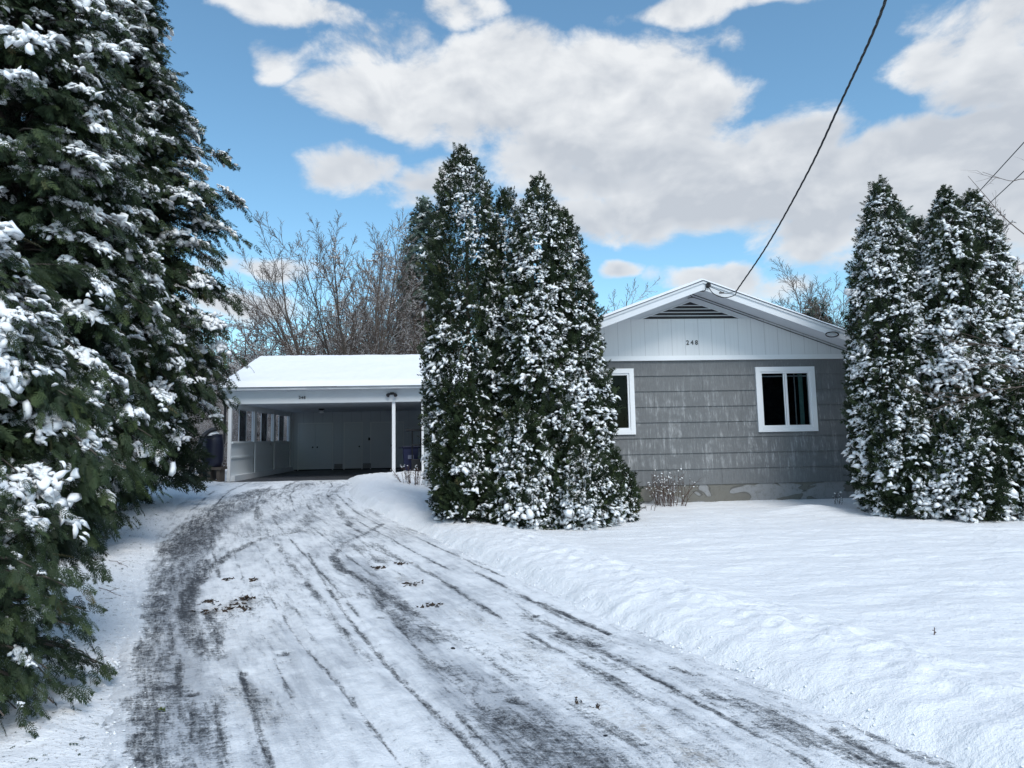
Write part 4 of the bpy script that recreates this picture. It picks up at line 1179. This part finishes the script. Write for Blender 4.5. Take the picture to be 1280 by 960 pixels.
# far woods: one mass
Aw = []; 
rw = np.random.default_rng(9)
cl = Cloud(); N = 26000
ang = rw.uniform(-1.25, 1.25, N); dist = rw.uniform(62, 95, N); xw = np.sin(ang)*dist; yw = np.cos(ang)*dist
topw = 5.2 + 2.6*fbm(ang*9, ang*0, seed=77, oct=4) - .0
zw = .1 + topw*rw.random(N)**.9
dd = unit(rw.normal(0, .5, (N, 3)) + np.array([0, 0, 1.]))
cl.put(FAN_FAR, np.stack([xw, yw, zw], 1), dd, np.cross(dd, rw.normal(0, 1, (N, 3))), rw.uniform(1.0, 1.9, N), rw.uniform(.2, 1, N), rw)
M['woods'] = mk_foliage('far_woods', (.07, .055, .05), (.10, .08, .075), (.13, .11, .10), (.06, .07, .05))
fw = cl.build('far_woods', M['woods'], None); tag(fw, 'distant brown woods beyond the garden', 'woods', kind='stuff')
# ------------------------------------------------------------------ things by the carport
def cloc(lx, ly, lz=0.0): return CP + E1*lx + E2*ly + np.array([0, 0, lz])
def gat(px, py): 
    p = on_ground(px, py); return p
# rain barrel on its blocks: photo x 257-280, y 540-580, block down to 600
bx = float(at_depth(266, 560, 21.2)[0]); BZ = gz(bx, 21.2)
bar = empty('rain_barrel', (bx, 21.2, BZ + .40)); tag(bar, 'dark navy rain barrel standing on blocks at the carport corner', 'barrel')
MB().lathe([(.24, 0), (.27, .03), (.30, .15), (.315, .2), (.315, .24), (.32, .45), (.325, .5), (.315, .7), (.31, .76), (.29, .88), (.27, .93), (.28, .95), (.28, .99), (.05, 1.0)], k=32).build('barrel_body', M['navy'], bar, smooth=True)
me_ = np_mesh('snow_cap', LOBES_BIG[2][0]*np.array([.2, .17, .16]) + np.array([0, 0, 1.02]), LOBES_BIG[2][1].ravel(), np.full(len(LOBES_BIG[2][1]), 3), M['snow_pad'], True)
link('snow_cap', me_, bar)
MB().tube([(0.0, -.30, .12), (0, -.38, .12)], .02, 8).tube([(0, -.36, .12), (0, -.36, .06)], .015, 8).build('tap', M['black'], bar)
blk = empty('block_stand', (bx, 21.2, BZ)); tag(blk, 'hollow grey-brown block stand under the navy rain barrel', 'stand')
m = MB()
for x0 in (-.32, -.06, .22): m.box((x0, -.2, -.05), (x0+.09, .2, .32))
m.build('block_web', M['wood_dark'], blk)
MB().box((-.36, -.24, .321), (.36, .24, .399)).box((-.38, -.26, -.08), (.34, -.205, .02)).build('block_top', M['wood_dark'], blk)
cb = empty('snowy_block', (bx-.62, 21.0, gz(bx-.62, 21.0))); tag(cb, 'low block capped with snow left of the rain barrel', 'block')
MB().box((-.24, -.14, -.05), (.24, .14, .17)).build('block', M['wood_dark'], cb, bevel=.012)
link('snow_cap', np_mesh('snow_cap', LOBES_BIG[4][0]*np.array([.25, .15, .15]) + np.array([0, 0, .18]), LOBES_BIG[4][1].ravel(), np.full(len(LOBES_BIG[4][1]), 3), M['snow_pad'], True), cb)
cb = empty('snowy_block', (bx-.45, 22.0, gz(bx-.45, 22.0))); tag(cb, 'stacked block just behind the snow-capped one', 'block')
MB().box((-.22, -.14, -.05), (.22, .14, .5)).build('block', M['wood_dark'], cb, bevel=.012)
# overflow hose: black ribbed pipe arching to the ground
pts = []
for px, py, Y in [(271, 536, 21.15), (262, 539, 21.0), (254, 546, 20.8), (249, 558, 20.7), (245, 572, 20.6), (239, 586, 20.5), (232, 595, 20.4), (226, 598, 20.35)]:
    pts.append(at_depth(px, py, Y))
from mathutils import geometry
def smooth_path(pts, n=8):
    pts = [np.asarray(p, float) for p in pts]; P_ = [2*pts[0]-pts[1]] + pts + [2*pts[-1]-pts[-2]]; out = []
    for i in range(1, len(P_)-2):
        for k in range(n):
            t = k/n; a, b, c, d = P_[i-1], P_[i], P_[i+1], P_[i+2]
            out.append(.5*((2*b) + (-a+c)*t + (2*a-5*b+4*c-d)*t*t + (-a+3*b-3*c+d)*t**3))
    out.append(pts[-1]); return out
sp = smooth_path(pts, 10)
hb = np.array(sp[0]); m = MB(); m.tube([p - hb for p in sp], [.062 + (.008 if i % 2 else 0) for i in range(len(sp))], 12)
o = m.build('drain_hose', M['black'], None, smooth=True); o.location = tuple(hb)
tag(o, 'black ribbed drain hose arching from the barrel to the snow', 'hose')
# blue recycling bin inside the carport
p = cloc(5.55, 1.3); bn = empty('recycling_bin', p, TH + .1); tag(bn, 'dark blue wheeled bin inside the carport right of the post', 'bin')
m = MB(); 
def frus(m, x0, y0, x1, y1, X0, Y0, X1, Y1, za, zb):
    m.add([(x0, y0, za), (x1, y0, za), (x1, y1, za), (x0, y1, za), (X0, Y0, zb), (X1, Y0, zb), (X1, Y1, zb), (X0, Y1, zb)], [(0,3,2,1),(4,5,6,7),(0,1,5,4),(1,2,6,5),(2,3,7,6),(3,0,4,7)])
frus(m, -.2, -.25, .2, .25, -.26, -.32, .26, .30, .06, .92); m.build('bin_body', M['blue_bin'], bn, bevel=.02)
m = MB(); m.box((-.29, -.36, .925), (.29, .34, .965)); m.box((-.40, .30, .90), (.40, .34, .93)); m.build('lid', M['blue_bin'], bn, bevel=.01)
m = MB().box((-.09, -.315, .55), (.09, -.296, .68)); m.build('label_patch', simple('faded_label', (.16, .18, .26), .6, .2, .3, 20), bn)
for s in (-1, 1):
    MB().tube([(s*.24, .2, .1), (s*.29, .2, .1)], .1, 16).build('wheel', M['black'], bn)
# dark metal rack beside it
p = cloc(5.83, .72); rk = empty('metal_rack', p, TH); tag(rk, 'tall black metal rack beside the blue bin at the carport edge', 'rack')
m = MB()
for x in (-.18, .1):
    m.tube([(x, 0, 0), (x, 0, 1.5)], .022, 8)
m.build('upright', M['black'], rk)
MB().box((-.38, -.03, 1.46), (.16, .03, 1.54)).box((-.2, -.02, .98), (.12, .02, 1.03)).box((-.2, -.12, .0), (.14, .12, .55)).build('crossbar', M['black'], rk, bevel=.01)
# shrubs (stems) ------------------------------------------------------
def stems(label, name, loc, n, h, w, seed, mat, tips=True, lean=.2, group=None, dep=.25):
    rng = np.random.default_rng(seed); A = []; B = []; RA = []; RB = []; tip = []
    for i in range(n):
        x, y = rng.uniform(-w, w), rng.uniform(-dep, dep); p = np.array([x, y, -.05]); hh = h*rng.uniform(.6, 1.05); d = unit(np.array([x*lean/w*1.2 + rng.normal(0, .08), rng.normal(0, .12), 1.]))
        for k in range(5):
            d = unit(d + rng.normal(0, .12, 3)); q = p + d*hh/5; A.append(p); B.append(q); RA.append(.006 - .0008*k); RB.append(.0055-.0008*k); 
            if k > 1:
                for _ in range(2):
                    bd = unit(d + rng.normal(0, .6, 3)); A.append(p); B.append(p + bd*hh*.16); RA.append(.0032); RB.append(.002); tip.append(p + bd*hh*.16)
            p = q
        tip.append(p)
    root = empty(name, loc); tag(root, label, 'shrub', group)
    link('stems', seg_mesh(np.array(A), np.array(B), np.array(RA), np.array(RB), 4, 'stems', M[mat]), root)
    if tips:
        tip = np.array(tip); sel = rng.random(len(tip)) < .30; tip = tip[sel]; c = Cloud(); N = len(tip)
        c.put(LOBES, tip, rng.normal(0, 1, (N, 3)), np.tile([0, 0, 1.], (N, 1)), rng.uniform(.009, .022, N), 0., rng); tag(c.build('snow_tips', M['snow_pad'], root, True), kind='stuff')
    return root
def on_lawn(px, Y):
    x = float(at_depth(px, 600, Y)[0]); return (x, Y, gz(x, Y))
stems('leafless brown shrub with upright stems against the house foundation', 'leafless_shrub', on_lawn(836, 14.75), 40, .80, .29, 5, 'brown_twig')
stems('leafless reddish shrub in the snow by the carport side post', 'leafless_shrub', on_lawn(517, 18.3), 34, .62, .34, 6, 'brown_twig', lean=.6)
stems('few short dead stalks at the right end of the foundation', 'dead_stalks', on_lawn(1046, 14.5), 6, .32, .07, 7, 'twig_grey', dep=.05)
stems('thin dry stalks beside the right clump at the wall end', 'dead_stalks', on_lawn(1072, 14.4), 5, .26, .10, 8, 'twig_grey', dep=.05)
stems('sparse dry weeds in the snow right of the small bush by the wall', 'dead_stalks', on_lawn(806, 14.0), 5, .22, .16, 10, 'brown_twig', tips=False, dep=.1)
stems('single thin twig standing in the open snow at right', 'lone_twig', tuple(on_ground(1165, 795, .1)), 1, .13, .01, 9, 'brown_twig', tips=False, dep=.01)
# twig with a snow tip above the small bush
p = at_depth(792, 583, 12.9)
# fallen branches on the left snow strip
def twig(label, px0, px1, seed):
    rng = np.random.default_rng(seed); a = on_ground(*px0); b = on_ground(*px1); m = MB(); pts = []
    for k in range(7):
        q = a + (b-a)*k/6; q = q + np.array([rng.normal(0, .01), rng.normal(0, .015), 0]); q[2] = gz(q[0], q[1]) + .008 + .01*math.sin(k); pts.append(q - a)
    m.tube(pts, .0035, 5)
    m.tube([pts[3], pts[3] + np.array([.08, .05, .02])], .0025, 4)
    o = m.build('fallen_twig', M['brown_twig'], None); o.location = tuple(a); tag(o, label, 'twig')
twig('thin twig fallen on the snow below the nearest cedar', (122, 742), (152, 748), 1)
twig('bent twig on the left snow strip near the first dark track', (136, 706), (160, 712), 2)
twig('twig lying on the snow at the lower left below the cedar bough', (100, 828), (136, 838), 3)
twig('thin stick lying on the driveway beside the scraped patch', (282, 868), (298, 878), 4)
# leaf clumps, cones and stones on the drive
def leaf_mesh(rng, n, spread, size):
    c = Cloud(); a = np.linspace(0, 2*math.pi, 9)[:-1]; rr = np.array([1, .55, .95, .5, 1.1, .5, .95, .55])
    v = np.stack([rr*np.cos(a), rr*np.sin(a), .25*np.cos(a*2)], 1); v = np.vstack([[0, 0, 0], v]); f = np.array([(0, 1+i, 1+(i+1) % 8) for i in range(8)])
    p = rng.normal(0, spread, (n, 3)); p[:, 2] = rng.uniform(.006, .016, n); nr = unit(np.array([0, 0, 1.]) + rng.normal(0, .22, (n, 3)))
    c.put([(v, f)], p, rng.normal(0, 1, (n, 3)), nr, size*rng.uniform(.6, 1.2, n), 0., rng); return c
spots = [(286, 724, 'small dead leaf clump on the drive, upper left one of a pair', 5, .05), (319, 725, 'dead leaf clump on the drive, right one of a pair above the dirt patch', 6, .05),
         (308, 749, 'dark wet leaf clump at the right rim of the brown dirt patch', 9, .05), (262, 752, 'dark leaf bits left of the brown dirt patch', 6, .05), (282, 762, 'wide wet leaf mat on the brown dirt patch', 16, .10),
         (472, 710, 'dark leaf clump beside the hooked tyre mark', 7, .05), (503, 706, 'dark leaf clump right of the one by the hooked tyre mark', 7, .05), (511, 731, 'brown leaf clump on the sandy stain mid drive', 8, .06),
         (540, 757, 'scattered brown leaf bits below the sandy stain', 6, .08), (727, 876, 'small brown leaf in the dirty streak near the bottom', 2, .02), (745, 885, 'long brown leaf in the dirty streak near the bottom', 3, .03)]
for i, (px, py, lab, n, sprd) in enumerate(spots):
    p = on_ground(px, py); r_ = np.random.default_rng(300+i); c = leaf_mesh(r_, n*2, sprd, .034 if py < 800 else .018); o = c.build('leaf_clump', M['leaf_dead'], None); o.location = (p[0], p[1], p[2]-.004); tag(o, lab, 'leaves')
p = on_ground(205, 887); c = leaf_mesh(np.random.default_rng(400), 3, .012, .02); o = c.build('leaf_clump', M['leaf_green'], None); o.location = tuple(p); tag(o, 'small green leaf on the icy left track near the bottom', 'leaf')
def stone(px, py, r_, label, seed, name='stone'):
    rng = np.random.default_rng(seed); p = on_ground(px, py); m = MB().lathe([(.3*r_, 0), (r_, .25*r_), (r_*.95, .6*r_), (.45*r_, .95*r_), (.05*r_, 1.02*r_)], k=10); m.v = [(x*1.3*rng.uniform(.9, 1.1), y*rng.uniform(.9, 1.1), z*.8) for x, y, z in m.v]
    o = m.build(name, M['black'], None, smooth=True); o.location = (p[0], p[1], p[2]-.003); o.rotation_euler[2] = rng.uniform(0, 3); tag(o, label, 'stone')
stone(566, 811, .018, 'small dark oval stone on the icy middle of the drive', 1); stone(757, 921, .015, 'dark stone with a pale ring low on the drive', 2)
# snow crumbs along the ploughed edges: countless
rc = np.random.default_rng(55); cr = Cloud(); N = 700
yy = rc.uniform(2.6, 15, N)**1; sidek = rc.random(N) < .62
xx = np.where(sidek, xR(yy) + rc.normal(.0, .07, N), xL(yy) + rc.normal(0, .07, N))
hz = np.maximum(ground_h(xx, yy), base_h(xx, yy))
cr.put([LOBES[0], LOBES[3], LOBES[6]], np.stack([xx, yy, hz + .003], 1), rc.normal(0, 1, (N, 3)), np.tile([0, 0, 1.], (N, 1)), rc.uniform(.004, .011, N) * np.where(rc.random(N) < .05, 1.8, 1), 0., rc)
tag(cr.build('snow_crumbs', M['snow_pad'], None, True), 'loose crumbs of snow along the ploughed edges of the driveway', 'snow', kind='stuff')

# needles and scale-leaf bits dropped on the snow under the left cedars
rn = np.random.default_rng(77); N = 900; yy = rn.uniform(2.8, 16, N); xx = xL(yy) - .1 - rn.exponential(.75, N); nl = Cloud()
hz = ground_h(xx, yy); nl.put(FAN_FAR, np.stack([xx, yy, hz + .006], 1), rn.normal(0, 1, (N, 3))*np.array([1, 1, .1]), np.tile([0, 0, 1.], (N, 1)) + rn.normal(0, .15, (N, 3)), rn.uniform(.015, .05, N), rn.uniform(.3, 1, N), rn)
tag(nl.build('needle_litter', M['thuja_near'], None), 'dropped cedar bits scattered on the snow along the left edge of the drive', 'litter', kind='stuff')

# ------------------------------------------------------------------ cables
def wire(name, label, pts, rad, parent=None, tw=0, n=10, group=None, cat='cable', mat='cable'):
    sp = smooth_path(pts, n); o0 = np.array(sp[0]); m = MB(); sp = [p - o0 for p in sp]
    if not tw: m.tube(sp, rad, 6)
    else:
        L = np.concatenate([[0], np.cumsum([np.linalg.norm(b-a) for a, b in zip(sp[:-1], sp[1:])])])
        for k in range(3):
            pp = []
            for i, p in enumerate(sp):
                d = unit(sp[min(i+1, len(sp)-1)] - sp[max(i-1, 0)]); u = unit(np.cross(d, [0, 0, 1.])); w = np.cross(d, u); a = L[i]*tw + k*2.094
                pp.append(p + (u*math.cos(a) + w*math.sin(a)) * rad * 1.05)
            m.tube(pp, rad, 6)
    o = m.build(name, M[mat], parent, smooth=True)
    if parent is None: o.location = tuple(o0); tag(o, label, cat, group)
    else: o.location = tuple(o0)
    return o
YH = float((HO + E2*(-.93))[1])
cab = [(921, 363, YH - .1), (960, 305, YH - 2.0), (1010, 215, YH - 4.2), (1050, 130, YH - 6.0), (1085, 55, YH - 7.6), (1107, 0, YH - 8.6), (1125, -60, YH - 9.6)]
cp_ = [at_depth(*c) for c in cab]; cp_ += [cp_[-1] + (cp_[-1]-cp_[-2])*k*2.2 + np.array([0, 0, .12*k*k]) for k in (1, 2, 3)]
sc_ = wire('service_cable', 'thick twisted black cable running from the gable peak up to the top of the photo', cp_, .0075, tw=9, n=26)
# loops and runs near the house are pieces of the same drop
def hp(px, py, d=.97):
    O2 = HO - E2*d; dd = ray(px, py); t = np.dot(O2 - CAM, E2)/np.dot(dd, E2); return CAM + dd*t
def sub_wire(name, pts, rad):
    sp = smooth_path(pts, 8); m = MB(); m.tube([p - cp_[0] for p in sp], rad, 6); return m.build(name, M['cable'], sc_, smooth=True)
sub_wire('tension_wire', [cp_[0], hp(908, 367), hp(896, 362), hp(884, 357)], .006)
sub_wire('drip_loop', [cp_[0], hp(918, 369), hp(905, 372), hp(892, 367), hp(885, 358)], .009)
m = MB(); a = hp(902, 366) - cp_[0]; m.tube([a - np.array([.05, 0, .0]), a + np.array([.05, 0, 0])], .018, 8); m.build('splice', M['black'], sc_)
run = [hp(883, 358, .95), hp(880, 364, .9), hp(870, 364, .5), hp(863, 368, .12), hp(866, 372, .05)]
sub_wire('entry_cable', [p for p in run], .008)
# cable clipped along the soffit line on the right, with a coil
def hw(lx, z, y=-.03): return HO + E1*lx + E2*y + np.array([0, 0, z])
pr = [hw(-.06, 4.47), hw(.1, 4.48)] + [hw(x, 4.545 - SL*x - .02) for x in (.5, 1.0, 1.6, 2.2, 2.8, 3.3, 3.8)]
wire('wall_cable', 'thin black cable clipped under the right slope of the gable, sagging to the eave', pr, .009, n=6)
c0 = hp(1040, 418, .9); m = MB(); pts = []
for k in range(3*24+1):
    a = 2*math.pi*k/24; rr = 1 + .05*math.sin(a*1.3); pts.append(np.array([.135*rr*math.cos(a), .01*math.sin(a*.7), .055*rr*math.sin(a)]))
m.tube(pts, .008, 6, False); o = m.build('cable_coil', M['cable'], None, smooth=True); o.location = tuple(c0); tag(o, 'small coil of black cable hung on the right eave of the gable', 'cable coil')
# power wires at upper right
for (a, b, lab) in (((1216, 248, 16), (1280, 178, 13.5), 'upper of the two power wires crossing the sky at right'), ((1224, 266, 16), (1280, 214, 13.5), 'lower of the two power wires crossing the sky at right')):
    A_ = at_depth(*a); B_ = at_depth(*b); C_ = B_ + (B_-A_)*3; D_ = A_ - (B_-A_)*1.2
    wire('power_wire', lab, [D_, A_, B_, C_], .010, n=10, group='power wires at right')
# bare boughs overhanging at the far right
def bough(label, pts, seed, r0=.012, Y=11.0, kids=9, L=.5):
    rng = np.random.default_rng(seed); P_ = [at_depth(px, py, Y) for px, py in pts]; sp = smooth_path(P_, 6); A = []; B = []; RA = []; RB = []
    n = len(sp)-1
    for i in range(n): A.append(sp[i]); B.append(sp[i+1]); RA.append(r0*(1-.7*i/n)); RB.append(r0*(1-.7*(i+1)/n))
    def kid(p, d, L, r, lev):
        for k in range(3):
            d = unit(d + rng.normal(0, .18, 3)); q = p + d*L/3; A.append(p); B.append(q); RA.append(r); RB.append(r*.8); r *= .8
            if lev: kid(q, unit(d + rng.normal(0, .55, 3)), L*.6, r*.8, lev-1)
            p = q
    for _ in range(kids):
        i = rng.integers(1, n); d = unit(sp[i+1]-sp[i]); kid(sp[i], unit(d + rng.normal(0, .5, 3)), L*rng.uniform(.5, 1), r0*.4, 1)
    o0 = np.array(A[0]); A = np.array(A) - o0; B = np.array(B) - o0
    o = link('overhanging_branch', seg_mesh(A, B, np.array(RA), np.array(RB), 4, 'overhanging_branch', M['twig_grey'])); o.location = tuple(o0); tag(o, label, 'branch')
bough('thin bare branch crossing the power wires at upper right', [(1330, 330), (1262, 278), (1232, 245), (1210, 220)], 1, .012, kids=3, L=.35)
bough('fine bare branch end reaching in from the right edge against the cloud', [(1340, 250), (1285, 225), (1262, 226), (1228, 215)], 2, .010, kids=4, L=.4)
bough('bare branch reaching in front of the right arborvitae at mid height', [(1360, 440), (1290, 440), (1240, 432), (1180, 425)], 3, .012, kids=14, L=.9)
bough('bare branch drooping across the right arborvitae below the middle', [(1360, 455), (1290, 480), (1235, 490), (1165, 512)], 4, .012, kids=14, L=.9)
bough('bare branch slanting up across the right arborvitae', [(1360, 520), (1290, 470), (1235, 455), (1170, 480)], 5, .010, kids=12, L=.8)
# neighbour house barely showing at the right edge
NB = np.array([23.5, 26.0, .1]); nb = empty('neighbour_house', NB, R(-8)); tag(nb, 'pale neighbouring house with snowy roof glimpsed at the right photo edge', 'house')
MB().box((-3.6, 0, -.2), (5, 7, 2.6)).prism_x([(0, 2.6), (7, 2.6), (3.5, 4.4)], -3.55, 4.95).build('wall', simple('pale_siding', (.42, .43, .45), .7, .2, .06, 3), nb)
MB().prism_x([(-.4, 2.5), (3.5, 4.5), (7.4, 2.5), (7.4, 2.7), (3.5, 4.72), (-.4, 2.7)], -3.9, 5.3).build('roof', M['snow_roof'], nb)
MB().box((-2.2, -.03, 1.0), (-1.0, -.001, 2.0)).build('window', M['black'], nb)

# ------------------------------------------------------------------ sky, sun, camera
SUN_EL = 48.0; SUN_AZ = 158.0     # azimuth measured clockwise from +Y (straight ahead)
W = bpy.data.worlds.new('World'); SC.world = W; W.use_nodes = True; nt = W.node_tree; nt.nodes.clear()
class WN(NT):
    def __init__(s): s.t = nt; s.out = nt.nodes.new('ShaderNodeOutputWorld')
w = WN()
sky = w.n('ShaderNodeTexSky', sky_type='NISHITA'); sky.sun_disc = False; sky.sun_elevation = R(SUN_EL); sky.sun_rotation = R(SUN_AZ)
sky.air_density = 1.0; sky.dust_density = .6; sky.ozone_density = 2.2; sky.altitude = 100
gen = w.n('ShaderNodeTexCoord').outputs['Generated']
sep = w.n('ShaderNodeSeparateXYZ'); w.l(gen, sep.inputs[0])
az = w.math('ARCTAN2', sep.outputs[0], sep.outputs[1]); el = w.math('ARCSINE', sep.outputs[2])
def azel(px, py):
    d = unit(ray(px, py)); return math.atan2(d[0], d[1]), math.asin(d[2])
# cloud banks: centre in the photo (px), half-widths, weight
banks = [(505, 115, 100, 42, 1.15), (640, 118, 130, 62, 1.15), (770, 125, 130, 72, 1.2), (880, 135, 60, 50, .95), (790, 200, 160, 50, 1.05), (680, 180, 120, 40, 1.0),
         (445, 210, 62, 30, 1.0), (540, 225, 60, 36, .9), (900, 240, 150, 50, 1.1), (985, 210, 75, 55, 1.15), (830, 262, 220, 36, 1.0), (1060, 265, 110, 52, 1.0),
         (1180, 200, 150, 52, 1.2), (1250, 255, 120, 70, 1.15), (480, 55, 90, 32, .80), (350, 68, 46, 24, .80), (330, 0, 110, 18, .95), (575, 10, 60, 24, .95),
         (890, -2, 130, 16, .95), (1215, 45, 100, 42, .85), (1250, 100, 80, 40, .85), (1140, 12, 60, 16, .6), (925, 50, 55, 24, .5), (895, 344, 80, 22, 1.05), (340, 335, 75, 18, .85), (310, 388, 60, 20, .95), (768, 335, 30, 10, .75),
         (985, 352, 90, 18, .7), (1150, 315, 150, 36, .7), (810, 52, 42, 22, .55)]
def cloud_density(az_s, el_s):
    tot = None
    cv = w.n('ShaderNodeCombineXYZ'); w.l(az_s, cv.inputs[0]); w.l(el_s, cv.inputs[1])
    for px, py, hw_, hh, wt in banks:
        a0, e0 = azel(px, py); sx = F/hw_; sy = F/hh
        ma = w.n('ShaderNodeVectorMath', operation='MULTIPLY_ADD'); w.l(cv.outputs[0], ma.inputs[0]); ma.inputs[1].default_value = (sx, sy, 0); ma.inputs[2].default_value = (-a0*sx, -e0*sy, 0)
        dp = w.n('ShaderNodeVectorMath', operation='DOT_PRODUCT'); w.l(ma.outputs[0], dp.inputs[0]); w.l(ma.outputs[0], dp.inputs[1])
        g = w.math('MULTIPLY_ADD', dp.outputs['Value'], -.42*wt, wt)
        tot = w.math('MAXIMUM', g, 0.) if tot is None else w.math('MAXIMUM', tot, g)
    return tot
cmb = w.n('ShaderNodeCombineXYZ'); w.l(az, cmb.inputs[0]); w.l(w.math('MULTIPLY', el, 1.55), cmb.inputs[1])
warp = w.noise(5, cmb.outputs[0], 2, .6, out='Color')
def add_warp(coordsock, amt, ch):
    sp_ = w.n('ShaderNodeSeparateColor'); w.l(warp, sp_.inputs[0]); return w.math('ADD', coordsock, w.math('MULTIPLY', w.math('SUBTRACT', sp_.outputs[ch], .5), amt))
azw = add_warp(az, .16, 0); elw = add_warp(el, .08, 1)
den = cloud_density(azw, elw)
n1 = w.noise(8.5, cmb.outputs[0], 7, .6, dist=.25); n2 = w.noise(2.0, gen, 3, .6)
# elsewhere in the sky: broken cloud of the same kind
out_mask = w.math('SUBTRACT', 1, w.math('MULTIPLY', w.rng(sep.outputs[1], .35, .6), w.rng(w.math('ABSOLUTE', az), .95, .7)))
den = w.math('MAXIMUM', den, w.math('MULTIPLY', out_mask, w.rng(n2, .42, .62)))
v = w.math('ADD', den, w.math('MULTIPLY', w.math('SUBTRACT', n1, .5), 1.55))
cov = w.rng(v, .42, .84)
# same density looked up a little higher: thick cloud above means a greyer base
cmb2 = w.n('ShaderNodeCombineXYZ'); w.l(az, cmb2.inputs[0]); w.l(w.math('MULTIPLY', w.math('ADD', el, .03), 1.55), cmb2.inputs[1])
n1b = w.noise(8.5, cmb2.outputs[0], 3, .6, dist=.25)
lightv = w.math('SUBTRACT', n1, n1b)
a0, e0 = azel(760, 190)
base_sh = w.math('MULTIPLY', w.rng(el, e0 + .10, e0 - .03), w.rng(v, .55, 1.0))
shade = w.math('ADD', w.math('ADD', .28, w.math('MULTIPLY', lightv, 2.2)), w.math('MULTIPLY', base_sh, -.55))
shade = w.math('ADD', shade, .42, clamp=True)
K_ = 1.0
ccol = w.mix(shade, (5.7*K_, 6.1*K_, 6.7*K_), (8.9*K_, 9.1*K_, 9.3*K_))
skc = w.n('ShaderNodeMix', data_type='RGBA', blend_type='MULTIPLY'); skc.inputs[0].default_value = 1; w.l(sky.outputs[0], skc.inputs[6]); skc.inputs[7].default_value = (1.6, 2.05, 1.97, 1)
fin = w.mix(w.math('MULTIPLY', cov, .96), skc.outputs[2], ccol)
bg = w.n('ShaderNodeBackground'); bg.inputs['Strength'].default_value = .08; w.l(fin, bg.inputs[0]); w.l(bg.outputs[0], w.out.inputs[0])

sl = bpy.data.lights.new('sun', 'SUN'); sl.energy = 1.95; sl.angle = R(24); sl.color = (1.0, .965, .92)
so = bpy.data.objects.new('sun', sl); COL.objects.link(so)
sd_ = Vector((math.sin(R(SUN_AZ))*math.cos(R(SUN_EL)), math.cos(R(SUN_AZ))*math.cos(R(SUN_EL)), math.sin(R(SUN_EL))))
so.rotation_euler = sd_.to_track_quat('Z', 'Y').to_euler(); so.location = (6, -6, 12)

cd = bpy.data.cameras.new('camera'); co = bpy.data.objects.new('camera', cd); COL.objects.link(co); SC.camera = co
cd.sensor_width = 36; cd.lens = F/1280*36; cd.shift_y = -24/1280; cd.clip_start = .05; cd.clip_end = 3000
mw = Matrix.Identity(4)
for i in range(3): mw[i][0] = CRT[i]; mw[i][1] = CUP[i]; mw[i][2] = -_f[i]; mw[i][3] = CAM[i]
co.matrix_world = mw
SC.view_settings.view_transform = 'Standard'; SC.view_settings.look = 'None'; SC.view_settings.exposure = .32; SC.view_settings.gamma = 1
SC.cycles.max_bounces = 6; SC.cycles.diffuse_bounces = 3; SC.cycles.transparent_max_bounces = 12
SC.cycles.use_denoising = True
